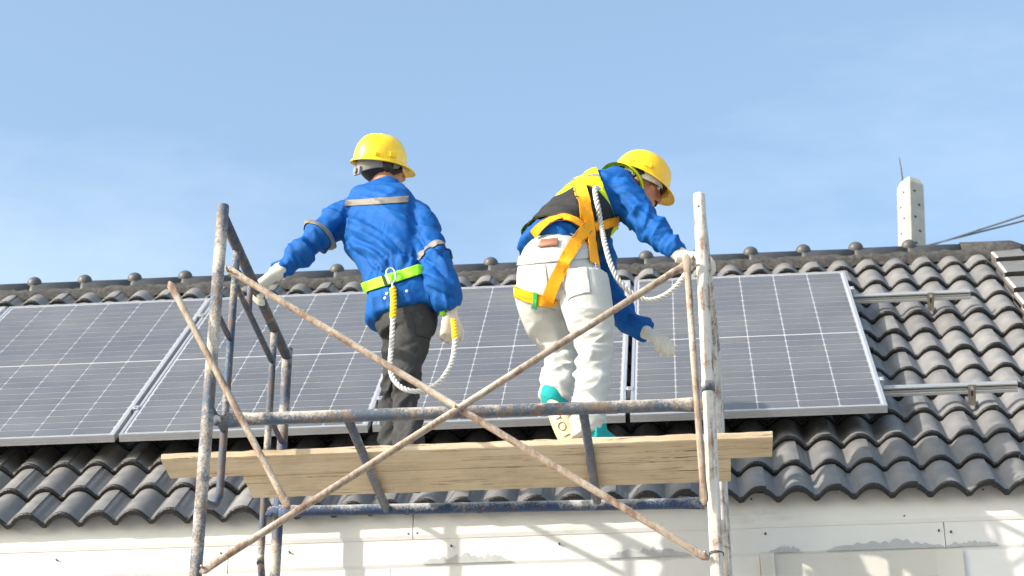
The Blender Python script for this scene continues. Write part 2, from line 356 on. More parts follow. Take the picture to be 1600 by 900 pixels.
# ---- roof
HT = -.115                                        # crown of the tiles below the panels' face
def deck(side):
    pts = []
    for x in (X0, X1-.02):
        for y0, dz in ((RIDGE_Y, 0), (RIDGE_Y, -.03)):
            pts.append((x, RIDGE_Y, RIDGE_Z-.09+dz))
        yy = -.215 if side < 0 else yb+.3
        for dz in (0, -.03): pts.append((x, yy, RIDGE_Z-.09+dz-abs(RIDGE_Y-yy)*math.tan(PITCH)))
    return pts, [(0, 2, 6, 4), (1, 5, 7, 3), (0, 1, 3, 2), (4, 6, 7, 5), (2, 3, 7, 6)]
roof = obj('roof', join(deck(-1), deck(1)), 'dark', house, False); fix_normals(roof)
# one two-roll tile, front at y=0, y runs up the slope, z is the roof normal
WV, GA = .156, .315
def tile_mesh(waves, name):
    us = np.linspace(0, waves*WV+.006, waves*10+1); A = .047
    def h(u):
        ph = ((u+.022)/WV) % 1.0; t = ph if ph < .5 else ph-1        # crown at u=0
        k = abs(t)*2; q_ = 1-k**2.2 if k < .8 else .388-1.683*((k-.8)-(k-.8)**2/.4); z = A*(q_-1)/.78
        e = max(0, min(1, (u-(waves*WV-.03))/.03)); z += .0045*e*e
        e = max(0, min(1, (.03-u)/.03)); z -= .003*e*e
        return z
    rows = [(.39, -.031, 0), (.010, 0, 0), (.003, -.003, 1), (0, -.012, 1), (.003, -.026, 1), (.012, -.030, 1), (.39, -.058, 1)]
    v = []; f = []; fm = []
    for y, dz, k in rows:
        for u in us: v.append((u, y, h(u)+dz))
    n = len(us)
    for i in range(len(rows)-1):
        for j in range(n-1): f.append((i*n+j, (i+1)*n+j, (i+1)*n+j+1, i*n+j+1)); fm.append(0 if i == 0 else 1)
    # ends
    for j in (0, n-1): f.append(tuple(i*n+j for i in (range(len(rows)) if j else range(len(rows)-1, -1, -1)))); fm.append(0)
    me = mkmesh(name, (v, f), ['tile', 'tile_nose'], True, fm); me.set_sharp_from_angle(angle=math.radians(50)); return me
TM2, TM1 = tile_mesh(2, 'roof_tile'), tile_mesh(1, 'roof_half_tile')
XJ = -.261
for k in range(12):
    s = -.66+GA*k; off = WV if k % 2 else 0
    lst = [(XJ+2*WV*i+off, TM2) for i in range(-18, 4 if off == 0 else 3)]
    if off: lst += [(XJ+2*WV*3+off, TM1)]
    if off: lst += [(XJ-18*2*WV, TM1)]
    for x, me in lst:
        q = on_roof(x+random.uniform(-.002, .002), s+random.uniform(-.004, .004), HT+random.uniform(-.002, .002))
        o = link('roof_tile' if me is TM2 else 'roof_half_tile', me, roof, q, (PITCH+random.uniform(-.006, .006), random.uniform(-.006, .006), random.uniform(-.003, .003)))
# verge tiles at the gable
def verge_mesh():
    w_ = .2; pr = [(0, -.045), (0, -.003), (.014, 0), (w_-.03, .004), (w_, -.02), (w_, -.16)]; v = []; f = []; fm = []
    for y, dz in ((.37, -.03), (0.006, 0), (0, -.022), (.37, -.05)):
        for a, b in pr: v.append((a, y, b+dz))
    n = len(pr)
    for i in range(3):
        for j in range(n-1): f.append((i*n+j, (i+1)*n+j, (i+1)*n+j+1, i*n+j+1)); fm.append(1 if i == 1 else (2 if j == 1 else 0))
    me = mkmesh('verge_tile', (v, f), ['tile', 'tile_nose', 'trim'], False, fm); return me
VM = verge_mesh()
for k in range(12):
    q = on_roof(.885, -.67+GA*k, HT+.014); link('verge_tile', VM, roof, q, (PITCH+random.uniform(-.008, .008), random.uniform(-.01, .01), random.uniform(-.006, .006)))
# ridge: mortar bed, caps with their knobs, end plug
v = []; f = []; nx = 300
prof = [(3.050, -.122), (3.034, -.108), (3.012, -.112), (2.990, -.122), (2.970, -.16)]
for i in range(nx+1):
    x = X0+(X1-.06-X0)*i/nx
    for j, (s, h) in enumerate(prof):
        j1 = rng.uniform(-.006, .006) if j not in (0,) else 0
        v.append(on_roof(x, s+j1*1.5, h+j1))
for i in range(nx):
    for j in range(4): a = i*5+j; f.append((a, a+1, a+6, a+5))
o = obj('mortar_bed', (v, f), 'mortar', roof, True); fix_normals(o)
def ridge_mesh():
    ln = .302; r = .10; rs = []
    for x, q in ((0, r+.003), (.02, r+.004), (.028, r+.001), (ln, r)):
        rs.append([V3(x, -q*math.cos(a), q*math.sin(a)) for a in np.linspace(-.35, math.pi+.35, 19)])
    n = 19; v = [p for q in rs for p in q]; f = [(i*n+j, (i+1)*n+j, (i+1)*n+j+1, i*n+j+1) for i in range(3) for j in range(n-1)]
    f.append(tuple(range(n))); f.append(tuple(range(4*n-1, 3*n-1, -1)))
    a = math.radians(54); c = V3(.012, -.098*math.cos(a), .098*math.sin(a)); d = V3(0, -math.cos(a), math.sin(a))
    e2 = np.cross(d, V3(1, 0, 0))
    k = [[c+d*hh+rr*(math.cos(t)*V3(1, 0, 0)+math.sin(t)*e2) for t in np.arange(14)/14*2*math.pi] for hh, rr in ((-.03, .044), (.0, .044), (.015, .041), (.028, .032), (.037, .018), (.040, .004))]
    p = join((v, f), rings(k)); me = mkmesh('ridge_cap', p, 'ridge', True); return me
RM = ridge_mesh()
x = -.182-.302*19
while x < X1-.35:
    o = link('ridge_cap', RM, roof, (x, RIDGE_Y+random.uniform(-.003, .003), RIDGE_Z+random.uniform(-.003, .003)), (random.uniform(-.01, .01), random.uniform(-.006, .006), 0)); x += .302
fix_normals(o)
xe = x
obj('ridge_end', join(tube([(xe, RIDGE_Y, RIDGE_Z+.005), (X1-.05, RIDGE_Y, RIDGE_Z), (X1-.01, RIDGE_Y, RIDGE_Z-.012), (X1+.004, RIDGE_Y, RIDGE_Z-.03)], [.103, .106, .096, .05], 20)), 'mortar', roof)

# ================================================================== SOLAR PANELS
PW, PH, GAP = 1.134, 2.278, .022
def bar(x0, x1, y0, y1, z0, z1): return bbox(x0, x1, y0, y1, z0, z1)
fr = join(bar(0, PW, .003, .016, -.035, 0), bar(0, PW, 0, .004, -.010, 0-.0004), bar(0, PW, 0, .004, -.022, -.0125), bar(0, PW, 0, .004, -.035, -.0245),
          bar(0, PW, PH-.016, PH, -.035, 0), bar(0, .014, .0162, PH-.0162, -.035, -.0003), bar(PW-.014, PW, .0162, PH-.0162, -.035, -.0003))
FRM = mkmesh('frame', fr, 'alu', False)
BSM = mkmesh('backsheet', bar(.0142, PW-.0142, .0163, PH-.0163, -.008, -.0035), 'backsheet', False)
cw, ch = (PW-.028-.022)/6, (PH-.032-.024-.012)/24
def cellmesh():
    a, b, c = cw/2-.0028, ch/2-.0040, .0066
    o = [(-a+c, -b), (a-c, -b), (a, -b+c), (a, b-c), (a-c, b), (-a+c, b), (-a, b-c), (-a, -b+c)]
    v = [(x, y, 0) for x, y in o]+[(x, y, -.0012) for x, y in o]
    return mkmesh('cell', (v, [tuple(range(8))]+[(i, i+8, (i+1) % 8+8, (i+1) % 8) for i in range(8)]), 'cell', False)
CM = cellmesh(); 
plabels = ['right-most solar panel, its end frame beside the bare roof tiles', 'solar panel behind the worker in white trousers',
           'solar panel behind the worker in the blue jacket, left of the white-trousered worker\'s panel', 'solar panel at the left, wholly left of the scaffold\'s front post', 'solar panel cut off by the left edge of the photo']
plabels[2] = 'solar panel behind the scaffold\'s left frame, left of the blue-jacketed worker'
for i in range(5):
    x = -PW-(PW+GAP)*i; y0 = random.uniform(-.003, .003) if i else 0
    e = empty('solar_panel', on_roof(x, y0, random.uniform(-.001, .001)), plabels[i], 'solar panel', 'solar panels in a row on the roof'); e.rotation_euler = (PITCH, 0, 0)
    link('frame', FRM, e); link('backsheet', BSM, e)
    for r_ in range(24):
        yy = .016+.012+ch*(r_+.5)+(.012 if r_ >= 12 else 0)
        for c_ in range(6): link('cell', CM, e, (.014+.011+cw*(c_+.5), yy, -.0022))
# clamps between and at the end of the panels
cl = [(0.012, .37), (0.012, 1.92)]+[(-(PW+GAP)*i+GAP/2, s) for i in range(1, 5) for s in (.37, 1.92)]
for i, (x, s) in enumerate(cl):
    wd = .05; a = (V3(1, 0, 0), RS, RN); c = on_roof(x, s, .003)
    end = i < 2
    p = join(box(c-(V3(.004, 0, 0) if end else 0), .026 if end else .04, wd, .004, a), box(on_roof(x, s, -.02), .012, wd*.8, .045, a), tube([on_roof(x, s, .004), on_roof(x, s, .011)], .007, 6))
    o = obj('panel_clamp', p, 'alu', None, False)
    nm = ['at the panel row\'s right end', 'between the right-most panel and its neighbour', 'behind the workers, between the middle panels', 'between the two left panels by the scaffold', 'at the far left of the row'][0 if end else 1+(i-2)//2]
    tag(o, 'small aluminium panel clamp on the %s rail, %s' % ('lower' if s < 1 else 'upper', nm), 'clamp', 'panel clamps')
# mounting rails with their hooks
for s, nm in ((.372, 'lower'), (1.925, 'upper')):
    e = empty('mounting_rail', on_roof(.6, s, -.06), '%s aluminium mounting rail sticking out past the right-most panel' % nm, 'rail', 'mounting rails')
    a = (V3(1, 0, 0), RS, RN); xr = .622; xl = -5.6; ln = xr-xl; xm = (xr+xl)/2
    # C-shaped extrusion: open groove on the downhill face
    p = join(box(on_roof(xm, s+.012, -.058), ln, .016, .044, a), box(on_roof(xm, s-.008, -.041), ln, .024, .009, a), box(on_roof(xm, s-.008, -.072), ln, .024, .016, a), box(on_roof(xm, s-.008, -.0575), ln, .010, .012, a))
    bevel(obj('rail', p, 'alu_side', e, False), .0015, 1)
    for x in (.415, -.9, -2.2, -3.5, -4.8):
        hb = obj('roof_hook', join(box(on_roof(x, s-.025, -.083), .034, .004, .098, a), box(on_roof(x, s+.03, -.131), .034, .12, .004, a)), 'steel', e, False)
        obj('slot', box(on_roof(x, s-.0275, -.067), .008, .002, .04, a), 'dark', hb, False)
        obj('bolt', join(tube([on_roof(x, s-.026, -.05), on_roof(x, s-.038, -.05)], .009, 6), tube([on_roof(x, s-.038, -.05), on_roof(x, s-.046, -.05)], .005, 8)), 'chrome', hb, False)

# ================================================================== POLE AND WIRES BEHIND THE ROOF
YP = 7.0
pl = empty('utility_pole', (P(1418, 380, YP)[0], YP, GZ), 'weathered square concrete pole with bolt holes, standing behind the roof ridge', 'pole')
top = P(1422, 281, YP); cx = top[0]; a0 = math.radians(32)
ax = (V3(math.cos(a0), math.sin(a0), 0), V3(-math.sin(a0), math.cos(a0), 0), V3(0, 0, 1)); hw = .086; zt = top[2]
rs = []
for z, k in ((GZ, 1.7), (zt-1.5, 1.06), (zt-.075, 1.0), (zt-.018, .74), (zt, .45)):
    h_ = hw*k; ch_ = .02*k
    oct_ = [(-h_+ch_, -h_), (h_-ch_, -h_), (h_, -h_+ch_), (h_, h_-ch_), (h_-ch_, h_), (-h_+ch_, h_), (-h_, h_-ch_), (-h_, -h_+ch_)]
    rs.append([V3(cx+.062*(z-zt), YP, z)+ax[0]*p_[0]+ax[1]*p_[1] for p_ in oct_])
obj('shaft', rings(rs), 'concrete', pl, False)
for k in range(8):
    z = zt-.16-.125*k
    for d, s in ((ax[1], -1), (ax[0], -1)):
        off = .02 if k % 2 else -.022; oth = ax[0] if d is ax[1] else ax[1]; kk = 1.0+.06*(zt-z)/1.5
        c = V3(cx+.062*(z-zt), YP, z)+d*s*(hw*kk+.0005)+oth*off; obj('bolt_hole', tube([c, c-d*s*.02], .0125, 8), 'dark', pl, False)
o = obj('spike', tube([V3(cx-.06, YP, zt-.06), V3(cx-.065, YP, zt+.13), P(1405, 246, YP)], [.006, .005, .003], 6), 'cable', pl)
for k, (pa, pb, nm) in enumerate((((1468, 379), (1640, 318), 'upper'), ((1466, 379), (1640, 329), 'lower'))):
    a, b = P(*pa, 9.0), P(*pb, 5.0+k*.3); d = b-a
    a2 = a-d*1.2; b2 = a+d*7; n = 40
    pth = [a2+(b2-a2)*t-V3(0, 0, 1)*.10*4*t*(1-t)+V3(0, 0, .05) for t in np.linspace(0, 1, n)]
    o = obj('overhead_wire', tube(pth, .008, 6), 'cable'); tag(o, '%s of the two dark overhead wires running off right behind the ridge' % nm, 'wire', 'overhead wires')

# ================================================================== SCAFFOLD
XL, XLf, XR, XRf = -2.635, -2.600, -.803, -.750
YN, YF, ZT = -1.68, -.46, .145
sc = empty('scaffold_tower', (-1.7, -1.07, GZ), 'rusty steel pipe scaffold tower with crossed braces in front of the house', 'scaffold')
def pipe(name, path, r, m, n=14, **k): return obj(name, tube(path, r, n, **k), m, sc)
def scaf_frame(xn, xf, mn, mf, mt, mi, ZT=ZT):
    lx = lambda y: xn+(xf-xn)*(y-YN)/(YF-YN)
    nr = pipe('post', [(xn, YN, GZ), (xn, YN, -1.6), (xn, YN, ZT-.004), (xn, YN, ZT)], [.0228, .0228, .0228, .0215], mn, 20)
    pipe('post', [(xf, YF, GZ), (xf, YF, -1.5), (xf, YF, ZT+.01), (xf, YF, ZT+.014)], [.0225, .0225, .0225, .021], mf, 18)
    pipe('transom', [(lx(YN+.015), YN+.015, ZT-.045), (lx(YF-.012), YF-.012, ZT-.03)], .021, mt, 16)
    yi, yo = YN+.25, YF-.265
    # inner ladder bars that curve back into the posts
    z0 = P(330, 765, yi)[2]
    crv = [(lx(yi), yi, ZT-.05), (lx(yi), yi, z0+.05), (lx(yi), yi, z0), (lx(yi-.03), yi-.03, z0-.06), (lx(yi-.10), yi-.10, z0-.11), (lx(YN+.015), YN+.015, z0-.15)]
    pipe('inner_bar', catmull(crv, 5), .0150, mi, 12)
    z1 = P(412, 868, yo)[2]
    crv = [(lx(yo), yo, ZT-.045), (lx(yo), yo, z1+.05), (lx(yo), yo, z1), (lx(yo+.03), yo+.03, z1-.06), (lx(yo+.1), yo+.1, z1-.11), (lx(YF-.015), YF-.015, z1-.15)]
    pipe('inner_bar', catmull(crv, 5), .0150, mi, 12)
    z2 = P(371, 441, yi)[2]
    pipe('lower_transom', [(lx(yi), yi, z2), (lx(yo), yo, z2+.012)], .0125, mi, 12)
    ym = (yi+yo)/2-.10; pipe('stub', [(lx(ym), ym, ZT-.045), (lx(ym), ym, z2)], .0125, mi, 12)
    for py in (508, 652): z = P(342, py, YN+.12)[2]; pipe('rung', [(lx(YN), YN, z), (lx(yi), yi, z+.004)], .0115, mt, 10)
    for py in (672, 796): z = P(438, py, YF-.13)[2]; pipe('rung', [(lx(YF), YF, z), (lx(yo), yo, z)], .0115, mt, 10)
    zz = -3.4
    for zc in (-1.62, -3.4, -5.1): pipe('rung', [(xn, YN, zc), (xf, YF, zc)], .018, mi, 10)
    return nr
lp = scaf_frame(XL, XLf, 'pipe_mid', 'pipe_dark', 'pipe_dark', 'pipe_dark')
rp = scaf_frame(XR, XRf, 'pipe_white', 'pipe_white', 'pipe_white', 'pipe_white', .097)
# joint collars and pin hole on the white front post
for z in (P(1106, 606, YN)[2],): obj('collar', tube([(XR, YN, z-.02), (XR, YN, z+.02)], .0246, 20), 'pipe_mid', rp)
q = V3(XR-.004, YN-.0232, P(1093, 327, YN)[2]); obj('pin_hole', tube([q, q+V3(0, .004, 0)], .004, 8), 'dark', rp)
wz = P(1110, 868, YN)[2]
obj('tie_wire', tube([V3(XR+.0255*math.cos(a), YN+.0255*math.sin(a), wz+.006*math.sin(a*.5)+.004*(a/6.28)) for a in np.linspace(0, 4*math.pi, 40)], .0016, 5), 'cable', rp)
for xn, xf in ((XL, XLf), (XR, XRf)):
    for y, x, zc in ((YN, xn, -1.585), (YF, xf, -1.585)):
        obj('coupling_pin', join(tube([(x, y, zc-.03), (x, y, zc+.03)], .0262, 16), tube([(x-.035, y, zc), (x+.035, y, zc)], .005, 8)), 'steel', sc)
# walkway frame that carries the boards: two long pipes and two rungs
ZW = -.752
A1, B1 = PZ(356, 656, ZW), PZ(1086, 632, ZW); A2, B2 = PZ(440, 799, ZW), PZ(1096, 786, ZW)
def flat_end(a, b, r, m, name):
    d = nrm(b-a); n = [a-d*.012, a+d*.02, a+d*.06, a+d*.09, b-d*.09, b-d*.06, b-d*.02, b+d*.012]
    return obj(name, tube(n, [r]*8, 18, side=V3(0, 0, 1), flat=[(1.35, .3), (1.35, .3), (1.15, .8), (1, 1), (1, 1), (1.1, .85), (1.25, .5), (1.25, .4)]), m, sc)
flat_end(A1, B1, .0235, 'pipe_mid', 'ledger'); flat_end(A2, B2, .0215, 'pipe_blue', 'ledger')
for pa, pb in (((543, 652), (605, 797)), ((911, 640), (934, 790))):
    xa, xb = PZ(*pa, ZW), PZ(*pb, ZW); xa[1] = A1[1]; xb[1] = A2[1]; pipe('walkway_rung', [xa+V3(0, 0, -.004), xb+V3(0, 0, -.004)], .0175, 'pipe_mid', 14)
for q, m_ in ((A1, 'pipe_mid'), (B1, 'pipe_white'), (A2, 'pipe_blue'), (B2, 'pipe_mid')):     # hooks over the inner bars
    s = -1 if q[0] < -1.7 else 1
    obj('hook', tube([q+V3(s*.0, 0, .0), q+V3(s*.02, .004, .006), q+V3(s*.045, .01, .012), q+V3(s*.055, .012, -.012)], .010, 10, flat=[(1.8, .7)]*4), m_, sc)
# crossed braces (flattened at the ends) on the front
def brace(pa, pb, ya, yb_, r=.0132, m='brace'):
    a, b = P(*pa, ya), P(*pb, yb_); d = nrm(b-a); Ln = np.linalg.norm(b-a)
    t = [0, .02, .05, .09, Ln/2, Ln-.09, Ln-.05, Ln-.02, Ln]; fl = [(.4, .25), (1.25, .25), (1.2, .3), (1, 1), (1, 1), (1, 1), (1.2, .3), (1.25, .25), (.4, .25)]
    return obj('cross_brace', tube([a+d*x for x in t], r, 12, side=np.cross(d, V3(0, 1, 0)), flat=fl), m, sc)
brace((352, 418), (1108, 874), YN-.030, YN-.032); brace((312, 895), (1086, 404), YN-.050, YN-.046)
brace((264, 440), (452, 796), YN-.075, YN-.055, .0125); brace((1072, 396), (1101, 790), YN-.07, YN-.045, .0125)
for px, py in ((356, 424), (318, 890), (1083, 408), (1102, 868)):
    q = P(px, py, YN-.03); obj('brace_pin', join(tube([q+V3(0, .03, 0), q-V3(0, .036, 0)], .005, 8)), 'steel', sc)
q = P(712, 638, YN-.045); obj('brace_rivet', tube([q-V3(0, .022, 0), q+V3(0, .022, 0)], .006, 8), 'steel', sc)

# ================================================================== BOARDS
ZU = ZW+.0185; TH = .03
def plank(xs, ys, label, seed):
    (xl, xr_), (y0, y1) = xs, ys; r = np.random.RandomState(seed); n = 60; R_ = []
    for i in range(n+1):
        t = i/n; x = xl+(xr_-xl)*t; w1, w2, w3 = r.uniform(-.0018, .0018, 3); sag = -.006*math.sin(math.pi*t)
        e = .004
        pr = [(y0+w1, ZU+e), (y0+e+w1, ZU), (y1-e+w2, ZU), (y1+w2, ZU+e), (y1+w2, ZU+TH-e), (y1-e+w2, ZU+TH), (y0+e+w1, ZU+TH+w3), (y0+w1, ZU+TH-e+w3)]
        R_.append([V3(x, a, b+sag*0) for a, b in pr])
    o = obj('scaffold_board', rings(R_), 'wood', None, True, sharp=40); tag(o, label, 'board', 'scaffold boards'); return o
yA = PZ(700, 703, ZU)[1]; yB = PZ(700, 733, ZU)[1]; yC = PZ(700, 768, ZU)[1]
plank((P(253, 700, yA)[0], P(1208, 692, yA)[0]), (yA, yB-.002), 'longer wooden board at the front of the scaffold walkway, jutting past both posts', 1)
plank((P(380, 738, yB)[0], P(1143, 738, yB)[0]), (yB+.002, yC), 'shorter wooden board at the back of the scaffold walkway, nearer the eaves', 2)
ZB = ZU+TH

# ================================================================== PEOPLE: tools
def fuse(part, voxel, smooth=2):
    """one continuous skin over overlapping closed shapes"""
    me = bpy.data.meshes.new('tmp'); me.from_pydata([tuple(map(float, v)) for v in part[0]], [], part[1])
    bm = bmesh.new(); bm.from_mesh(me); bmesh.ops.recalc_face_normals(bm, faces=bm.faces); bm.to_mesh(me); bm.free()
    o = bpy.data.objects.new('tmp', me); COL.objects.link(o)
    md = o.modifiers.new('r', 'REMESH'); md.mode = 'VOXEL'; md.voxel_size = voxel; md.adaptivity = 0
    dg = bpy.context.evaluated_depsgraph_get(); m2 = bpy.data.meshes.new_from_object(o.evaluated_get(dg))
    v = np.zeros(len(m2.vertices)*3, np.float32); m2.vertices.foreach_get('co', v); v = v.reshape(-1, 3).astype(float)
    f = [tuple(p.vertices) for p in m2.polygons]
    e = np.zeros(len(m2.edges)*2, np.int32); m2.edges.foreach_get('vertices', e); e = e.reshape(-1, 2)
    bpy.data.objects.remove(o); bpy.data.meshes.remove(me); bpy.data.meshes.remove(m2)
    return Skin(v, f, e).smooth(smooth)
class Skin:
    def __init__(s, v, f, e): s.v, s.f, s.e = v, f, e
    def smooth(s, n, k=.5):
        deg = np.bincount(s.e.ravel(), minlength=len(s.v))[:, None]+1e-9
        for _ in range(n):
            a = np.zeros_like(s.v); np.add.at(a, s.e[:, 0], s.v[s.e[:, 1]]); np.add.at(a, s.e[:, 1], s.v[s.e[:, 0]])
            s.v = s.v+(a/deg-s.v)*k
        return s
    def normals(s):
        q = np.array([x if len(x) == 4 else (x[0], x[1], x[2], x[2]) for x in s.f]); v = s.v
        n = np.cross(v[q[:, 2]]-v[q[:, 0]], v[q[:, 3]]-v[q[:, 1]]); o = np.zeros_like(v)
        for k in range(4): np.add.at(o, q[:, k], n)
        return o/(np.linalg.norm(o, axis=1)[:, None]+1e-12)
    def push(s, d): s.v = s.v+s.normals()*np.asarray(d)[:, None]; return s
    def copy(s, off=0):
        c = Skin(s.v.copy(), s.f, s.e)
        return c.push(np.full(len(s.v), off)) if off else c
    def part(s): return (s.v, s.f)
def hash3(i, j, k, sd):
    h = (i*374761393+j*668265263+k*2147483647+sd*1274126177) & 0xffffffff
    h = ((h ^ (h >> 13))*1274126177) & 0xffffffff; return ((h ^ (h >> 16)) & 0xffff)/65535.0
def vnoise(p, sd=0):
    f = np.floor(p).astype(np.int64); t = p-f; t = t*t*(3-2*t); o = 0
    for a in (0, 1):
        for b in (0, 1):
            for c in (0, 1):
                o = o+hash3(f[:, 0]+a, f[:, 1]+b, f[:, 2]+c, sd)*(t[:, 0] if a else 1-t[:, 0])*(t[:, 1] if b else 1-t[:, 1])*(t[:, 2] if c else 1-t[:, 2])
    return o
def fbm(p, sd=0, n=3):
    o = 0; a = .5
    for k in range(n): o = o+a*vnoise(p*2**k+k*17.3, sd+k); a *= .5
    return o/(1-.5**n)
def seg_t(v, a, b):
    d = b-a; L2 = d@d; t = (v-a)@d/L2; tc = np.clip(t, 0, 1); return t, np.linalg.norm(v-(a+tc[:, None]*d), axis=1)
CURN = None
def to_px(v):
    d = np.asarray(v)-CAM; z = d@fw; return np.stack([800+FPX*(d@rt)/z, 450-FPX*(d@up)/z], -1)
def folds(v, lst, k=.62):
    """lst: (a, b, half width, height): a crease (or groove when negative) pressed into the cloth that faces the street, running from a to b"""
    d_ = v-CAM; d_ /= np.linalg.norm(d_, axis=1)[:, None]; face = np.clip(-(CURN*d_).sum(1)*3, 0, 1)
    q = to_px(v)/385+.030*np.stack([fbm(v*8, 91, 2)-.5, fbm(v*8, 97, 2)-.5], 1); o = np.zeros(len(v))
    for a, b, wd, h in lst:
        a2, b2 = to_px(a)/385, to_px(b)/385; e = b2-a2; t = (q-a2)@e/(e@e); tc = np.clip(t, 0, 1); d = np.linalg.norm(q-(a2+tc[:, None]*e), axis=1)
        wq = wd*(.5+.6*tc); o += h*k*np.exp(-(d/wq)**1.35)*np.sin(np.pi*np.clip(t*.9+.05, 0, 1))**.6
    return o*face
def crinkle(v, axis, freq_along, freq_across, amp, sd, sharp=1.6):
    """creases running across 'axis' (they pile up along it)"""
    a = nrm(axis); al = v@a; ac = v-al[:, None]*a
    wv = fbm(v*7, sd+9, 2)-.5
    q = np.stack([ac[:, 0]*freq_across, ac[:, 1]*freq_across, ac[:, 2]*freq_across], 1)+((al+.06*wv)*freq_along)[:, None]*a
    n = np.clip(.5+(fbm(q, sd, 2)-.5)*2.0, 0, 1); r = 1-np.abs(2*n-1); return amp*1.25*(r**sharp-.4)
def near(v, a, b, r, soft):
    t, d = seg_t(v, np.asarray(a), np.asarray(b)); return np.clip((r+soft-d)/soft, 0, 1)
def cut(skin, planes, off=.003, th=.003):
    """piece of the skin kept where (x-co).no < 0 for all planes, laid off above it and given thickness"""
    bm = bmesh.new(); vs = [bm.verts.new(p) for p in (skin.v+skin.normals()*off)]
    for f in skin.f:
        try: bm.faces.new([vs[i] for i in f])
        except ValueError: pass
    for co, no in planes:
        bmesh.ops.bisect_plane(bm, geom=bm.verts[:]+bm.edges[:]+bm.faces[:], plane_co=Vector(co), plane_no=Vector(no), clear_outer=True)
    loose = [x for x in bm.verts if not x.link_faces]; bmesh.ops.delete(bm, geom=loose, context='VERTS')
    bm.normal_update(); bm.verts.index_update(); n = len(bm.verts)
    v = [np.array(x.co) for x in bm.verts]; v2 = [np.array(x.co)+np.array(x.normal)*th for x in bm.verts]
    fi = [tuple(x.index for x in f.verts) for f in bm.faces]
    F = [tuple(reversed(f)) for f in fi]+[tuple(i+n for i in f) for f in fi]
    for e in bm.edges:
        if len(e.link_faces) == 1:
            l = e.link_loops[0]; a, b = l.vert.index, l.link_loop_next.vert.index; F.append((a, b, b+n, a+n))
    bm.free(); return (v+v2, F)
def lens_plane(pa, pb, y, shift=0):
    """plane through the two sight lines, moved sideways by shift metres at depth y; normal to the right of a->b"""
    a, b = P(*pa, y), P(*pb, y); n = nrm(np.cross(ray(*pa), ray(*pb))); return (a+n*shift, n)
def slab(pa, pb, y, wd):
    c, n = lens_plane(pa, pb, y); return [(c+n*wd/2, n), (c-n*wd/2, -n)]
def stop(pa, pb, y, at, keep='before'):
    """cap across the run a->b at pixel 'at'"""
    d = nrm(P(*pb, y)-P(*pa, y)); c = P(*at, y); return (c, d if keep == 'before' else -d)
def caster(*skins):
    V_, F_ = [], []
    for k in skins: n = len(V_); V_ += [tuple(x) for x in k.v]; F_ += [tuple(i+n for i in f) for f in k.f]
    return BVHTree.FromPolygons(V_, F_)
def ribbon(bvh, pix, wd, off, th=.003, n=8, crown=0):
    """webbing laid along the surface below the given run"""
    pp = catmull(pix, n); pt, nn = [], []
    for x, y in pp:
        h = bvh.ray_cast(Vector(CAM), Vector(nrm(ray(x, y))))
        if h[0] is None: continue
        pt.append(np.array(h[0])); nn.append(np.array(h[1]))
    pt, nn = np.array(pt), np.array(nn)
    for _ in range(3):
        a = np.vstack([nn[:1], nn, nn[-1:]]); nn = (a[:-2]+a[1:-1]*2+a[2:])/4; nn /= np.linalg.norm(nn, axis=1)[:, None]
        a = np.vstack([2*pt[0]-pt[1], pt, 2*pt[-1]-pt[-2]]); q = (a[:-2]+a[1:-1]*2+a[2:])/4; pt = np.where(((q-pt)*nn).sum(1)[:, None] > -.004, q, pt)
    t = np.gradient(pt, axis=0); rs = []
    for i in range(len(pt)):
        s_ = nrm(np.cross(t[i], nn[i])); c = pt[i]+nn[i]*off
        rs.append([c-s_*wd/2, c+s_*wd/2, c+s_*wd/2+nn[i]*th, c+nn[i]*(th+crown), c-s_*wd/2+nn[i]*th])
    return rings(rs)
def frame_axes(fwd, upv):
    f = nrm(fwd); r = nrm(np.cross(f, upv)); u = np.cross(r, f); return r, f, u
def limb(pts, n=20, sub=5, pw=2.0, side=None):
    return loft([(p, r, r*(k if k else 1)) for p, r, k in [(q+(None,))[:3] for q in pts]], side if side is not None else V3(.3, 1, .1), n, sub, pw)
def hand_parts(wr, d, back, thumb, curl, sz=1.0, spread=.0):
    """palm, four fingers of unequal length and a thumb leaving the side of the palm"""
    d = nrm(d); back = nrm(back-d*(np.asarray(back)@d)); th = np.cross(back, d); th = th if th@np.asarray(thumb) > 0 else -th
    L = .088*sz; ps = [loft([(wr-d*.035*sz, .027*sz, .022*sz), (wr, .027*sz, .021*sz), (wr+d*L*.45, .039*sz, .020*sz), (wr+d*L*.9, .043*sz, .017*sz), (wr+d*L*1.06, .040*sz, .012*sz)], th, 18, 4, 2.5)]
    for k, (o, ln) in enumerate(((.032, .070), (.0108, .079), (-.0108, .073), (-.031, .057))):
        p = wr+d*L*(.93-.05*(k == 3))+th*o*sz; pts = [(p-d*.014*sz, .0108*sz)]; a = 0
        dd = nrm(d+th*o*spread*12); c = curl[k] if hasattr(curl, '__len__') else curl
        for j, fr in enumerate((.44, .31, .25)):
            a += math.radians(c*(.8, 1.05, .85)[j]); q = dd*math.cos(a)-back*math.sin(a)
            n0 = p+q*ln*fr*sz; pts.append(((p+n0)/2, (.0112, .0105, .0098)[j]*sz)); p = n0; pts.append((p, (.0110, .0102, .0080)[j]*sz))
        ps.append(limb(pts, 10, 3))
    b = wr+d*L*.28+th*.026*sz; t1 = nrm(d*.75+th*.62-back*.30); t2 = nrm(d*.95+th*.15-back*.45)
    ps.append(limb([(b-t1*.012*sz, .014*sz), (b+t1*.022*sz, .0145*sz), (b+t1*.046*sz, .012*sz), (b+t1*.048*sz+t2*.02*sz, .0112*sz), (b+t1*.048*sz+t2*.036*sz, .008*sz)], 10, 3))
    return ps
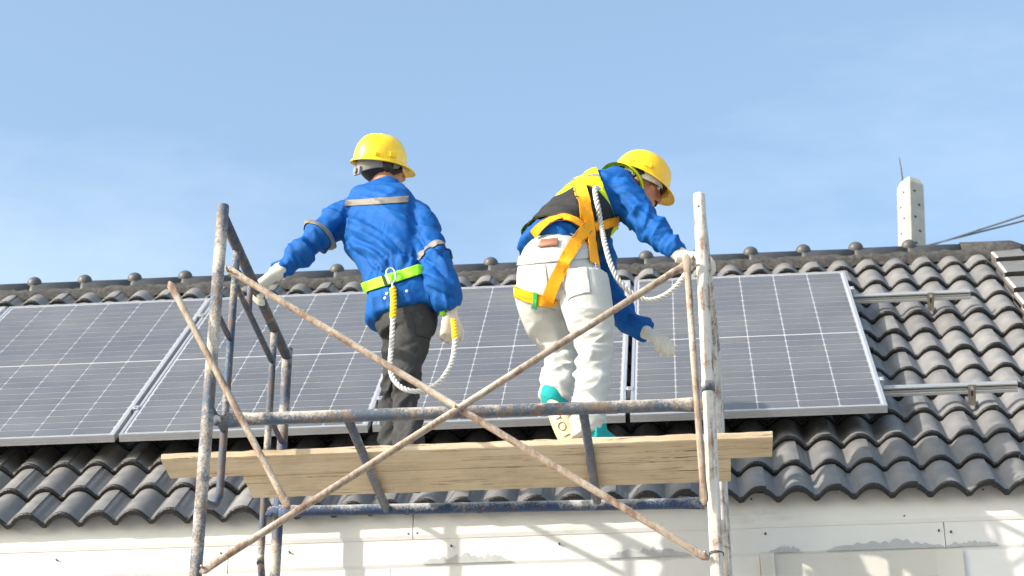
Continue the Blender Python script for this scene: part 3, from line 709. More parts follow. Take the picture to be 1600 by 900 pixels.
def head_parts(c, r, f, u):
    ax = (r, f, u); L = lambda x, y, z: c+r*x+f*y+u*z
    ps = [ell(L(0, -.012, .032), (.076, .098, .098), ax, 24, 16), ell(L(0, .028, -.045), (.062, .066, .078), ax, 20, 14), ell(L(0, .055, -.088), (.036, .034, .026), ax), ell(L(0, .074, .028), (.054, .02, .016), ax),
          loft([(L(0, .083, .02), .008, .008), (L(0, .098, -.012), .011, .011), (L(0, .104, -.03), .017, .012), (L(0, .088, -.036), .014, .010)], r, 12, 4, 2),
          ell(L(0, .083, -.058), (.026, .012, .008), ax), ell(L(0, .081, -.071), (.023, .012, .008), ax),
          ell(L(.045, .058, -.02), (.022, .018, .02), ax), ell(L(-.045, .058, -.02), (.022, .018, .02), ax)]
    for s in (-1, 1):
        ps += [ell(L(s*.079, -.012, -.004), (.011, .022, .034), ax, 14, 10), ell(L(s*.083, -.022, .006), (.008, .012, .022), ax, 10, 8)]
    return ps
def helmet(parent, c, r, f, u, m, band, ribs, k=1.0):
    r, f, u = r*k, f*k, u*k
    L = lambda x, y, z: c+r*x+f*y+u*z; n = 56; rs = []; inner = []
    z0 = .040
    def ring(k, off=0):
        t = k/12*math.pi/2; out = []
        for a in np.arange(n)/n*2*math.pi:
            ca, sa = math.cos(a), math.sin(a); ct, st = math.cos(t)**.80, math.sin(t)**.92
            x = (.106+off)*ca*ct; y = (.130+off)*sa*ct-.004; z = z0+(.127+off)*st
            if ribs and off == 0:
                fade = max(0, min(1, (z-z0-.035)/.04))
                for x0, h_ in ((0, .007), (-.03, .006), (.03, .006)): z += h_*math.exp(-((x-x0)/.007)**2)*fade
            elif off == 0:
                fade = max(0, min(1, (z-z0-.03)/.05)); z += .004*math.exp(-(x/.022)**4)*fade
            out.append(L(x, y, z))
        return out
    brim = []
    for w_, dz in ((.0, -.002), (.35, -.005), (.8, -.010), (1.0, -.014), (.98, -.019), (.3, -.012)):
        q = []
        for a in np.arange(n)/n*2*math.pi:
            ca, sa = math.cos(a), math.sin(a); e = .009+.040*max(0, sa)**1.8+.004*max(0, -sa)
            dr = -.020*max(0, sa)**2*w_
            q.append(L((.106+e*w_*.9)*ca, (.130+e*w_)*sa-.004, z0+dz+dr))
        brim.append(q)
    outer = [ring(k) for k in range(0, 12)]; ins = [ring(k, -.004) for k in range(0, 12)]
    seq = list(reversed(outer))+brim+ins
    v, fc = rings(seq, True)
    sh = obj('helmet', (v, fc), m, parent)
    # little lugs and rain gutter
    for s in (-1, 1):
        obj('slot_lug', box(L(s*.1090, .005, z0+.02), .010, .030, .020, (r, f, u)), m, sh, False)
        obj('slot_lug', box(L(s*.092, -.068, z0+.012), .010, .018, .014, (r, f, u)), m, sh, False)
    # cradle: head band, straps, rear adjuster
    bn = []
    for zz, k in ((.052, 1.0), (.036, 1.0), (.002, .985), (-.002, .96), (.05, .965)):
        bn.append([L(.093*k*math.cos(a), .112*k*math.sin(a)-.004, zz-(.030 if zz < .03 else .0)*max(0, -math.sin(a))**2+(.030 if zz < .03 else 0)*max(0, math.sin(a))**2) for a in np.arange(40)/40*2*math.pi])
    hb = obj('head_band', rings(bn, False), band, sh)
    obj('adjuster', join(box(L(0, -.114, -.022), .062, .012, .036, (r, f, u)), tube([L(0, -.118, -.022), L(0, -.131, -.022)], .013, 12)), band, hb, False)
    for a in (.5, 1.2, 1.95, 2.7): obj('cradle_strap', tube([L(.09*math.cos(q+a), .108*math.sin(q+a), .04+.07*math.sin(q)) for q in (0,)]+[L(.09*math.cos(a)*k, .108*math.sin(a)*k, .045+.075*(1-k*k)) for k in (.9, .5, 0, -.5, -.9)], .006, 6, flat=[(1.4, .3)]*6), band, hb)
    return sh
def rope(path, r, parent, name, m='rope', twist=115):
    """three strands laid round each other"""
    p = catmull(path, 24); s = np.concatenate([[0], np.cumsum(np.linalg.norm(np.diff(p, axis=0), axis=1))]); n = int(s[-1]/.0035)
    q = np.stack([np.interp(np.linspace(0, s[-1], n), s, p[:, k]) for k in range(3)], 1); parts = []
    t = np.gradient(q, axis=0); t /= np.linalg.norm(t, axis=1)[:, None]; sv = V3(.2, 1, .3); S = []
    for i in range(n): sv = nrm(sv-t[i]*(sv@t[i])); S.append(sv.copy())
    S = np.array(S); B = np.cross(t, S); al = np.linspace(0, s[-1], n)*twist
    for k in range(3):
        a = al+k*2*math.pi/3; parts.append(tube(q+r*.60*(np.cos(a)[:, None]*S+np.sin(a)[:, None]*B), r*.46, 7))
    return obj(name, join(*parts), m, parent)
def snap_hook(parent, c, d, side, s=1.0):
    d = nrm(d); side = nrm(side-d*(side@d)); pts = [c+d*y*s+side*x*s for x, y in ((0, -.03), (.0, -.02), (.016, .0), (.019, .03), (.010, .052), (-.006, .054), (-.016, .038), (-.015, .01), (-.004, -.018))]
    return obj('snap_hook', join(tube(catmull(pts, 4), .0042*s, 8), tube([c-d*.03*s, c-d*.045*s], .008*s, 10)), 'chrome', parent)

# ================================================================== WORKER IN BLUE (left)
Z3 = V3(0, 0, 1)
w1 = empty('person', P(632, 692, -1.05)*V3(1, 1, 0)+V3(0, 0, ZB), 'person in blue work jacket and dark jeans, seen from behind, gripping the scaffold\'s left frame', 'person', 'workers on the scaffold')
def build_w1():
    FD = 1.55
    yaw = math.radians(20); SR = V3(math.cos(yaw), -math.sin(yaw), 0)
    T = [((632, 497, -1.04), .152, .132), ((628, 470, -1.045), .147, .128), ((622, 438, -1.04), .126, .108), ((612, 410, -1.02), .142, .112), ((604, 382, -.995), .162, .118), ((594, 350, -.955), .172, .118), ((590, 328, -.925), .168, .104), ((593, 309, -.90), .132, .086), ((600, 299, -.885), .080, .074), ((602, 291, -.876), .060, .064)]
    torso = [(P(*p), a, b) for p, a, b in T]
    LA = [((545, 335, -.93), .080), ((528, 345, -.95), .076), ((505, 362, -.985), .064), ((484, 381, -1.01), .058), ((468, 396, -1.025), .056), ((450, 411, -1.03), .050), ((434, 424, -1.035), .043)]
    RA = [((640, 338, -.95), .078), ((654, 352, -.99), .078), ((668, 382, -1.06), .070), ((682, 412, -1.11), .066), ((692, 440, -1.13), .070), ((698, 464, -1.12), .070), ((701, 484, -1.10), .054)]
    la = [(P(*p), r) for p, r in LA]; ra = [(P(*p), r) for p, r in RA]
    p = lambda x, y, d=-1.12: P(x, y, d)
    def wrinkle(sk):
        global CURN
        CURN = sk.normals()
        v = sk.v; d = np.zeros(len(v))
        # drag lines over the back towards the left shoulder, gathers at the belt, bunching of the sleeves
        d += folds(v, [(p(548, 352), p(662, 430), .020, .016), (p(552, 368), p(640, 428), .014, -.014), (p(560, 384), p(630, 432), .013, .013), (p(546, 340), p(660, 395), .022, .014), (p(570, 345), p(665, 410), .013, -.013),
                       (p(600, 330), p(668, 372), .018, .010), (p(640, 340), p(666, 400), .012, -.010), (p(566, 408), p(620, 436), .011, .013), (p(575, 422), p(640, 418), .010, -.011), (p(600, 405), p(645, 425), .011, .012),
                       (p(540, 372), p(580, 430), .014, -.012), (p(626, 396), p(662, 415), .010, .010), (p(545, 330), p(528, 372), .013, -.016), (p(556, 328), p(536, 378), .011, .010), (p(648, 330), p(664, 392), .013, -.014),
                       (p(582, 318), p(640, 330), .012, .006), (p(490, 352), p(520, 380), .010, .014), (p(478, 368), p(500, 398), .008, -.012), (p(470, 376), p(488, 402), .009, .014), (p(456, 388), p(476, 410), .008, -.012), (p(452, 395), p(462, 418), .008, .012), (p(440, 408), p(452, 424), .007, -.010), (p(664, 385), p(700, 420), .010, .014), (p(660, 405), p(706, 440), .010, -.014), (p(665, 430), p(712, 452), .010, .014), (p(668, 450), p(715, 470), .009, -.012), (p(690, 455), p(705, 486), .008, .012), (p(620, 300), p(590, 312), .010, .006), (p(585, 462), p(592, 505), .012, .010), (p(600, 452), p(606, 480), .009, -.006), (p(622, 450), p(630, 478), .010, .008), (p(664, 440), p(672, 480), .012, .010)], .95)
        la_, lb_ = la[1][0], la[-1][0]; w_ = near(v, la_, lb_, .05, .05); d += w_*(crinkle(v, lb_-la_+V3(0, .1, .22), 14, 5, .011, 3, 2.2)+.35*crinkle(v, lb_-la_-V3(0, 0, .2), 28, 8, .010, 4, 2.0))
        ra_, rb_ = ra[1][0], ra[-1][0]; w_ = near(v, ra_, rb_, .05, .05); d += w_*(crinkle(v, rb_-ra_+V3(.25, 0, .1), 12, 4, .012, 5, 2.2)+.3*crinkle(v, rb_-ra_-V3(.2, 0, 0), 26, 8, .010, 6, 2.0))
        d += crinkle(v, V3(.55, 0, .83), 13, 3, .009, 7, 2.0)+.004*(fbm(v*28, 8, 2)-.5)
        bw = np.exp(-(np.abs((v-P(622, 438, -1.04))@nrm(torso[3][0]-torso[1][0]))/.05)**2); d += bw*crinkle(v, SR, 48, 8, .010, 11)
        return sk.push(d*FD).smooth(2, .45)
    jk = wrinkle(fuse(join(loft(torso, SR, 36, 6, 2.35), limb(la), limb(ra)), .0062, 5))
    jt = wrinkle(fuse(loft(torso, SR, 36, 6, 2.35), .0075, 4)); jl = wrinkle(fuse(limb(la), .0062, 5)); jr = wrinkle(fuse(limb(ra), .0062, 5))
    return jk, jt, jl, jr, torso, la, ra, SR
jk, jt, jl, jr, torso, la, ra, SR = build_w1()
# head, neck and bare body: one surface under the clothes
hc = P(597, 263, -.86); hf = nrm(V3(.82, .57, .10)); hu = nrm(V3(-.06, -.30, 1)); hr, hf, hu = frame_axes(hf, hu)
def legs_skin(chains, pel, side, voxel, sm=4): return fuse(join(loft(pel, side, 34, 5, 2.3), *[limb(c, 24, 5, 2.0) for c in chains]), voxel, sm)
pel1 = [(P(628, 455, -1.04), .100, .085), (P(631, 476, -1.045), .118, .100), (P(635, 502, -1.05), .128, .112), (P(637, 522, -1.05), .110, .105)]
fz = ZB+.0
RL = [(P(650, 500, -1.08), .078), (P(644, 530, -1.08), .073), (P(637, 565, -1.08), .063), (P(633, 600, -1.08), .057), (P(634, 635, -1.08), .056), (P(636, 664, -1.09), .055), (P(638, 690, -1.10), .060), (P(638, 702, -1.10), .062)]
LL = [(P(622, 502, -1.00), .076), (P(622, 540, -.99), .068), (P(620, 575, -.98), .060), (P(615, 610, -.975), .054), (P(613, 645, -.975), .053), (P(615, 680, -.98), .053), (P(616, 708, -.985), .058)]
skin1 = fuse(join(loft([(c, a*.72, b*.72) for c, a, b in torso], SR, 28, 5), limb([(c, r*.6) for c, r in la]), limb([(c, r*.6) for c, r in ra]), limb([(c, r*.6) for c, r in RL[:-1]]), limb([(c, r*.6) for c, r in LL[:-1]]),
                  loft([(c, a*.8, b*.8) for c, a, b in pel1], SR, 24, 4), limb([(P(602, 300, -.88), .055), (P(600, 284, -.868), .052), (hc-hu*.06, .052), (hc, .05)]),
                  *head_parts(hc, hr, hf, hu)), .0062, 2)
body1 = obj('body', skin1.part(), 'skin', w1)
obj('jacket', jk.part(), 'blue', w1)
jo = [c for c in w1.children if c.name.startswith('jacket')][0]
# collar
cl = []
for k, (rr, hh) in enumerate(((.062, -.035), (.066, .0), (.063, .020), (.058, .022), (.056, 0))):
    cl.append([P(601, 293, -.877)+V3(math.cos(a)*rr, math.sin(a)*rr*1.08, hh+.012*math.sin(a*1.0+.6)) for a in np.arange(36)/36*2*math.pi])
obj('collar', rings(cl, False), 'blue', jo)
# trousers
tr = legs_skin([RL, LL], pel1, SR, .0065)
CURN = tr.normals(); v = tr.v; d = np.zeros(len(v))
for ch, sd in ((RL, 21), (LL, 31)):
    for a, b, amp in ((0, 3, .008), (3, 7 if len(ch) > 7 else 6, .015)):
        A_, B_ = ch[a][0], ch[b][0]; d += near(v, A_, B_, .05, .04)*(crinkle(v, B_-A_+V3(.18, 0, .12), 14 if a == 0 else 20, 6, amp, sd+a, 2.2)+.4*crinkle(v, B_-A_-V3(.2, 0, 0), 34, 9, amp*.8, sd+a+3, 2.2))
d += folds(v, [(P(608, 520, -1.15), P(650, 545, -1.15), .012, .012), (P(612, 545, -1.15), P(655, 530, -1.15), .010, -.010), (P(620, 598, -1.13), P(658, 588, -1.13), .010, .012), (P(615, 612, -1.13), P(655, 606, -1.13), .009, -.010), (P(618, 672, -1.13), P(658, 682, -1.13), .010, .014), (P(612, 682, -1.13), P(650, 692, -1.13), .009, -.012)])
tr.push(d*1.3).smooth(1, .45)
trs = obj('trousers', tr.part(), 'black_cloth', w1)
# hip pocket patch
pk = cut(tr, slab((662, 482), (668, 520), -1.17, .085)+[stop((662, 482), (668, 520), -1.17, (663, 490), 'after'), stop((662, 482), (668, 520), -1.17, (667, 517)), (P(650, 500, -1.1), V3(0, 1, 0))], .0015, .0025)
obj('pocket', pk, 'black_cloth', trs)
# shoes
def shoe(name, heel, fwd, m, parent, L=.26, sole='black', mm=None):
    r_, f_, u_ = frame_axes(fwd, Z3); q = lambda x, y, z: heel+r_*x+f_*y+u_*z
    up_ = fuse(join(loft([(q(0, .0, .045), .034, .040), (q(0, .05, .047), .040, .046), (q(0, .12, .042), .044, .040), (q(0, .19, .034), .047, .030), (q(0, L-.02, .028), .036, .022)], r_, 22, 5, 2.4), limb([(q(0, .045, .06), .042), (q(0, .04, .12), .040)])), .006, 3)
    o = obj(name, up_.part(), m, parent)
    rs = []
    for z, k in ((0, .96), (.010, 1.0), (.022, 1.0), (.028, .95)):
        rs.append([q(k*(.043+.006*math.sin(y_*3.0))*s_ if 0 else k*s_, (.5*L-.01)+k*y_, z) for s_, y_ in [((.038+.010*max(0, math.sin(a)))*math.cos(a), (L/2+.012)*math.sin(a)) for a in np.arange(32)/32*2*math.pi]])
    obj('sole', rings(rs), sole, o); return o
shoe('shoe', V3(P(638, 700, -1.10)[0], -1.16, ZB), V3(.35, .93, 0), 'black', w1); shoe('shoe', V3(P(617, 700, -.985)[0], -1.05, ZB), V3(.3, .95, 0), 'black', w1)
# jacket tape: across the shoulders and round both sleeves
def band_round(skin, chain, i, t, wd, parent, m, off=.002):
    c = chain[i][0]*(1-t)+chain[i+1][0]*t; dd = nrm(chain[i+1][0]-chain[i][0]); rr = max(chain[i][1], chain[i+1][1])*2.0
    pl_ = [(c+dd*wd/2, dd), (c-dd*wd/2, -dd)]
    for a in (nrm(np.cross(dd, V3(0, 1, .2))), nrm(np.cross(dd, np.cross(dd, V3(0, 1, .2))))): pl_ += [(c+a*rr, a), (c-a*rr, -a)]
    return obj('reflective_band', cut(skin, pl_, off, .0025), m, parent)
band_round(jl, la, 2, .35, .030, jo, 'silver', .003); band_round(jr, ra, 2, .75, .033, jo, 'silver', .003)
yk = slab((532, 318), (645, 311), -1.02, .026)+[stop((532, 318), (645, 311), -1.02, (538, 316), 'after'), stop((532, 318), (645, 311), -1.02, (640, 312)), (P(590, 320, -.93), V3(-.3, 1, 0))]
obj('reflective_band', cut(jk, yk, .002, .0025), 'silver', jo)
# belt with keeper
t_ = nrm(P(610, 420, -1.02)-P(628, 460, -1.04)); sl = slab((576, 447), (646, 424), -1.15, .040)
bc = P(622, 438, -1.04); rr = .17
bl = cut(jt, sl, .006, .004); belt = obj('safety_belt', bl, 'lime', w1)
kp = cut(jt, slab((576, 447), (646, 424), -1.15, .045)+[stop((576, 447), (646, 424), -1.15, (599, 440), 'after'), stop((576, 447), (646, 424), -1.15, (603, 438)), (bc, V3(0, 1, 0))], .0105, .003)
obj('belt_keeper', kp, 'black', belt)
# jacket snaps
for px, py in ((602, 467), (636, 455), (605, 460)):
    dd = np.linalg.norm(jk.v-P(px, py, -1.18), axis=1)*1.0; sel = np.argsort(np.linalg.norm(np.cross(jk.v-CAM, nrm(ray(px, py))), axis=1)+.05*(jk.v[:, 1]+1.2))[:1]; q = jk.v[sel[0]]; nn = jk.normals()[sel[0]]
    obj('snap_button', tube([q-nn*.002, q+nn*.003], .0065, 10), 'band_white', jo)
# gloves
g1 = fuse(join(*hand_parts(P(430, 428, -1.045), nrm(V3(-.72, .02, -.60)), V3(-.45, -.35, .8), V3(0, 1, 0), 50, 1.16), limb([(P(442, 418, -1.04), .033), (P(428, 430, -1.045), .032)])), .0036, 2)
obj('glove', g1.part(), 'glove', w1)
hh = P(704, 490, -1.10)
g2 = fuse(join(*hand_parts(hh, nrm(V3(.02, .10, -1)), V3(.55, -.75, .1), V3(.4, .9, 0), (58, 66, 70, 72), 1.06), limb([(hh+V3(0, 0, .04), .030), (hh, .029)])), .0036, 2)
obj('glove', g2.part(), 'glove', w1)
# hair and helmet
hs = fuse(join(*head_parts(hc, hr, hf, hu)), .006, 2)
hl = cut(hs, [(hc+hf*.062+hu*.0, hf), (hc-hu*.060-hf*.0, nrm(-hu+hf*.55)), (hc-hu*.072, -hu)], .002, .006)
obj('hair', hl, 'hair', w1)
for s in (-1, 1):
    e_ = obj('eye', ell(hc+hr*.031*s+hf*.083+hu*.010, (.012, .009, .008), (hr, hf, hu), 12, 8), 'eye', w1); obj('iris', ell(hc+hr*.031*s+hf*.0905+hu*.010, (.0055, .003, .0055), (hr, hf, hu), 10, 6), 'hair', e_)
    obj('eyebrow', tube([hc+hr*s*x+hf*y+hu*z for x, y, z in ((.012, .096, .026), (.032, .092, .032), (.052, .074, .026))], .004, 6), 'hair', w1)
hx = frame_axes(hf, nrm(V3(-.10, -.52, 1))); helmet(w1, hc-hx[2]*.012-hf*.008, *hx, 'helmet', 'band_grey', True, .93)
# lanyard: snap hook, yellow spliced sleeves and the hanging rope
ly = empty('safety_lanyard', P(615, 600, -1.2), 'white rope lanyard with yellow sleeve hanging from the lime belt to the worker\'s hand', 'rope', 'safety lanyards')
yl = -1.20
snap_hook(ly, P(612, 437, yl), P(610, 428, yl)-P(614, 452, yl), V3(1, 0, 0), 1.0)
def braided(path, r, parent, name, m): return rope(path, r, parent, name, m, 130)
braided([P(614, 450, yl), P(615, 470, yl), P(614, 497, yl)], .0135, ly, 'sleeve', 'yellow_sleeve')
hp = P(709, 508, -1.155)
rope([P(614, 494, yl), P(613, 520, yl), P(611, 550, yl), P(610, 575, yl-.01), P(616, 594, yl-.02), P(632, 608, yl-.03), P(656, 611, yl-.03), P(680, 602, yl-.01), P(698, 582, yl), P(708, 558, -1.18), P(711, 530, -1.165), P(711, 524, -1.16)], .0105, ly, 'rope')
braided([P(711, 530, -1.165), P(710, 512, -1.155), P(708, 500, -1.14)], .0125, ly, 'sleeve', 'yellow_sleeve')
# strap end at the belt
ge = [P(686, 470, -1.12), P(690, 482, -1.13), P(692, 492, -1.13)]
obj('strap_end', tube(ge, .010, 8, flat=[(1.2, .25)]*3, side=V3(1, 0, 0)), 'lime', belt)

# ================================================================== WORKER IN VEST (right)
w2 = empty('person', P(905, 690, -1.1)*V3(1, 1, 0)+V3(0, 0, ZB), 'person in hi-vis vest, orange harness and white trousers bending over the boards', 'person', 'workers on the scaffold')
F2 = nrm(V3(.77, .64, 0)); R2 = V3(.64, -.77, 0)
T2 = [((860, 402, -1.13), .152, .136), ((868, 390, -1.12), .150, .132), ((882, 368, -1.08), .152, .124), ((906, 343, -1.025), .164, .122), ((930, 318, -.965), .176, .118), ((948, 304, -.93), .166, .100), ((962, 297, -.905), .120, .082), ((974, 291, -.885), .075, .068), ((982, 284, -.87), .060, .060)]
torso2 = [(P(*p), a, b) for p, a, b in T2]
ra2 = [(P(*p), r) for p, r in [((948, 303, -.985), .084), ((968, 306, -1.045), .086), ((991, 329, -1.08), .070), ((1012, 350, -1.12), .061), ((1028, 366, -1.14), .056), ((1044, 382, -1.155), .050), ((1058, 396, -1.165), .043)]]
la2 = [(P(*p), r) for p, r in [((915, 322, -.84), .076), ((925, 360, -.80), .072), ((936, 405, -.78), .066), ((948, 450, -.77), .062), ((960, 480, -.78), .060), ((980, 500, -.80), .055), ((1006, 518, -.83), .045)]]
ax2 = nrm(torso2[4][0]-torso2[1][0])
def wrinkle2(sk):
    global CURN
    CURN = sk.normals()
    v = sk.v; d = np.zeros(len(v))
    for ch, sd in ((ra2, 41), (la2, 51)):
        A_, B_ = ch[1][0], ch[-1][0]; d += near(v, A_, B_, .05, .05)*(crinkle(v, B_-A_+V3(0, 0, .26), 14, 5, .012, sd, 2.2)+.35*crinkle(v, B_-A_-V3(0, 0, .2), 28, 8, .010, sd+1, 2.0))
    d += folds(v, [(P(965, 300, -1.14), P(1015, 340, -1.19), .014, .012), (P(960, 318, -1.13), P(1000, 345, -1.18), .011, -.012), (P(985, 318, -1.15), P(1030, 358, -1.2), .012, .010), (P(960, 292, -1.1), P(968, 335, -1.1), .013, -.014), (P(1020, 372, -1.2), P(1048, 378, -1.2), .009, .010), (P(1000, 322, -1.2), P(985, 352, -1.2), .009, .012), (P(1018, 340, -1.2), P(1000, 368, -1.2), .008, -.012), (P(1030, 352, -1.2), P(1012, 380, -1.2), .008, .012), (P(1040, 364, -1.2), P(1026, 390, -1.2), .007, -.010), (P(1050, 374, -1.2), P(1040, 398, -1.2), .007, .010), (P(940, 455, -1), P(975, 470, -1), .009, .014), (P(945, 472, -1), P(980, 482, -1), .008, -.012), (P(965, 478, -1), P(960, 505, -1), .008, .012), (P(985, 488, -1), P(978, 512, -1), .008, -.012)])
    d += crinkle(v, ax2, 24, 7, .009, 61)+.004*(fbm(v*28, 62, 2)-.5)
    hemw = np.clip(1-((v-torso2[1][0])@ax2)/.05, 0, 1)*(np.linalg.norm(v-torso2[0][0], axis=1) < .25); d += hemw*(crinkle(v, R2, 18, 5, .006, 63)+.003)
    return sk.push(d*1.4).smooth(2, .45)
j2 = wrinkle2(fuse(join(loft(torso2, R2, 36, 6, 2.3), limb(ra2), limb(la2)), .0062, 5)); jt2 = wrinkle2(fuse(loft(torso2, R2, 36, 6, 2.3), .007, 5))
hc2 = P(997, 292, -.86); hr2, hf2, hu2 = frame_axes(nrm(V3(.93, .22, -.34)), nrm(V3(.30, .12, 1)))
pel2 = [(P(866, 388, -1.12), .140, .118), (P(868, 405, -1.125), .158, .140), (P(872, 428, -1.13), .172, .158), (P(878, 455, -1.12), .166, .150), (P(884, 475, -1.11), .130, .125)]
RL2 = [(P(908, 440, -1.19), .112), (P(916, 472, -1.19), .104), (P(923, 505, -1.17), .094), (P(929, 540, -1.15), .076), (P(927, 575, -1.15), .071), (P(923, 610, -1.16), .070), (P(919, 645, -1.17), .065), (P(918, 672, -1.17), .066), (P(918, 684, -1.17), .064)]
LL2 = [(P(842, 445, -1.08), .108), (P(846, 475, -1.05), .100), (P(856, 508, -.99), .090), (P(872, 540, -.93), .076), (P(880, 560, -.92), .071), (P(876, 584, -.97), .069), (P(868, 606, -1.04), .064), (P(864, 622, -1.07), .058)]
skin2 = fuse(join(loft([(c, a*.74, b*.74) for c, a, b in torso2], R2, 28, 5), limb([(c, r*.6) for c, r in ra2]), limb([(c, r*.6) for c, r in la2]), limb([(c, r*.66) for c, r in RL2[:-1]]), limb([(c, r*.66) for c, r in LL2[:-2]]),
                  loft([(c, a*.9, b*.9) for c, a, b in pel2], R2, 24, 4), limb([(P(966, 300, -.90), .056), (P(980, 292, -.875), .052), (hc2-hu2*.06-hf2*.02, .052), (hc2-hf2*.01, .05)]), *head_parts(hc2, hr2, hf2, hu2)), .0055, 2)
obj('body', skin2.part(), 'skin', w2)
jo2 = obj('jacket', j2.part(), 'blue', w2)
t2 = legs_skin([RL2, LL2], pel2, R2, .0065)
CURN = t2.normals(); v = t2.v; d = np.zeros(len(v))
for ch, sd in ((RL2, 71), (LL2, 81)):
    n_ = len(ch)-1
    for a, b, amp in ((0, 3, .009), (2, n_, .016)):
        A_, B_ = ch[a][0], ch[b][0]; d += near(v, A_, B_, .06, .04)*(crinkle(v, B_-A_+V3(.22, 0, -.15), 11 if a == 0 else 17, 5, amp*.8, sd+a, 2.4)+.4*crinkle(v, B_-A_-V3(.25, 0, 0), 30, 8, amp*.7, sd+a+3, 2.2))
d += folds(v, [(P(905, 512, -1.25), P(955, 520, -1.25), .010, .012), (P(905, 528, -1.25), P(958, 532, -1.25), .010, -.012), (P(903, 545, -1.24), P(955, 546, -1.24), .010, .012), (P(905, 560, -1.24), P(952, 556, -1.24), .009, -.012), (P(845, 540, -1.05), P(900, 555, -1.0), .010, .012), (P(850, 556, -1.05), P(900, 566, -1.0), .009, -.012),
               (P(848, 585, -1.1), P(895, 600, -1.05), .009, .012), (P(846, 600, -1.1), P(892, 612, -1.1), .008, -.012), (P(905, 600, -1.24), P(945, 640, -1.24), .012, .010), (P(880, 440, -1.3), P(885, 480, -1.3), .012, -.022), (P(884, 400, -1.3), P(882, 440, -1.3), .010, -.010), (P(830, 470, -1.2), P(880, 482, -1.2), .010, .012), (P(895, 478, -1.3), P(950, 490, -1.3), .012, .010), (P(893, 490, -1.3), P(945, 502, -1.28), .010, -.010)])
t2.push(d*1.25).smooth(1, .45)
to2 = obj('trousers', t2.part(), 'white_denim', w2)
Yb = V3(0, 1, 0)
def patch(name, skin, a, b, wd, s0, s1, m, parent, y=-1.25, off=.002, th=.002, back=None):
    pl_ = slab(a, b, y, wd)+[stop(a, b, y, s0, 'after'), stop(a, b, y, s1)]
    if back is not None: pl_.append((back, nrm(V3(-.1, 1, 0))))
    return obj(name, cut(skin, pl_, off, th), m, parent)
patch('pocket', t2, (898, 418), (906, 470), .095, (899, 425), (906, 468), 'white_denim', to2, back=P(880, 440, -1.12))
patch('pocket', t2, (836, 420), (842, 462), .085, (837, 424), (842, 458), 'white_denim', to2, back=P(880, 440, -1.12))
patch('waistband', t2, (810, 408), (925, 396), .034, (800, 409), (930, 396), 'white_denim', to2, off=.003, th=.003)
# vest over the jacket
vs = j2.copy(.007); bt = torso2[0][0]
def cutskin(skin, planes):
    p_ = cut(skin, planes, 0, .003); return p_
vp = [(torso2[1][0]-ax2*.004, -ax2), (torso2[7][0]+ax2*.0, ax2)]; lpv = lens_plane((940, 283), (962, 345), -1.05); lpv = (lpv[0], lpv[1] if lpv[1]@rt > 0 else -lpv[1]); vp.append(lpv); vp0 = [(torso2[1][0]+ax2*.008, -ax2), vp[1], lpv]
vest = obj('vest', cut(jt2, vp0, .009, .003), 'hivis', w2)
def on_vest(name, a, b, wd, s0, s1, m, off=.0105): return patch(name, j2, a, b, wd, s0, s1, m, vest, y=-1.15, off=off, th=.002)
bk = cut(jt2, vp+[(torso2[3][0]+ax2*.004, ax2)], .0125, .002); obj('mesh_panel', bk, 'black', vest)
sv = cut(jt2, vp+[(torso2[4][0]-ax2*.016, ax2), (torso2[4][0]-ax2*.050, -ax2)], .0125, .002); obj('reflective_band', sv, 'silver', vest)
cl = []; nk = P(974, 289, -.888); nx = nrm(torso2[8][0]-torso2[6][0])
for rr, hh in ((.112, -.022), (.098, .004), (.080, .030), (.074, .028), (.086, 0)):
    cl.append([nk+nx*hh+R2*math.cos(a)*rr*1.05+np.cross(nx, R2)*math.sin(a)*rr for a in np.arange(36)/36*2*math.pi])
obj('collar', rings(cl, False), 'hivis', vest)
# harness webbing
bv2 = caster(jt2.copy(.013), t2)
def web(pix, wd, off, name='webbing', parent=None, m='orange', stitch=True):
    o = obj(name, ribbon(bv2, pix, wd, off, .003), m, parent if parent else har, False)
    if stitch:
        for k in (-1, 1):
            q = np.array(pix, float); t_ = np.gradient(q, axis=0); t_ /= np.linalg.norm(t_, axis=1)[:, None]; q = q+k*np.stack([-t_[:, 1], t_[:, 0]], 1)*wd*.40*390
            
            obj('stitching', ribbon(bv2, q, .0022, off+.0032, .0006), 'stitch', o)
    return o
har = web([(906, 287), (909, 300), (913, 325), (918, 352), (923, 380), (927, 413)], .056, .008, 'harness', w2)
web([(834, 366), (846, 354), (862, 344), (880, 340), (896, 344), (912, 354)], .036, .004)
web([(918, 357), (932, 354), (948, 350), (965, 345)], .038, .004)
web([(922, 350), (908, 366), (896, 385), (886, 402), (876, 422), (866, 444), (857, 468)], .050, .010)
web([(806, 455), (818, 460), (834, 465), (852, 470), (868, 474)], .048, .006)
web([(840, 456), (839.5, 466), (838, 479)], .020, .012, 'green_keeper', None, 'green', False)
# buckle rings on the side strap
obj('buckle', join(tube(catmull([P(919+dx, 414+dy, -1.235) for dx, dy in ((-9, -3), (9, -4), (10, 4), (-8, 5), (-9, -3))], 3), .004, 8)), 'chrome', har)
obj('leather_label', ribbon(caster(t2), [(844, 382), (854, 381), (863, 380), (872, 380)], .040, .006, .003), 'leather', to2)
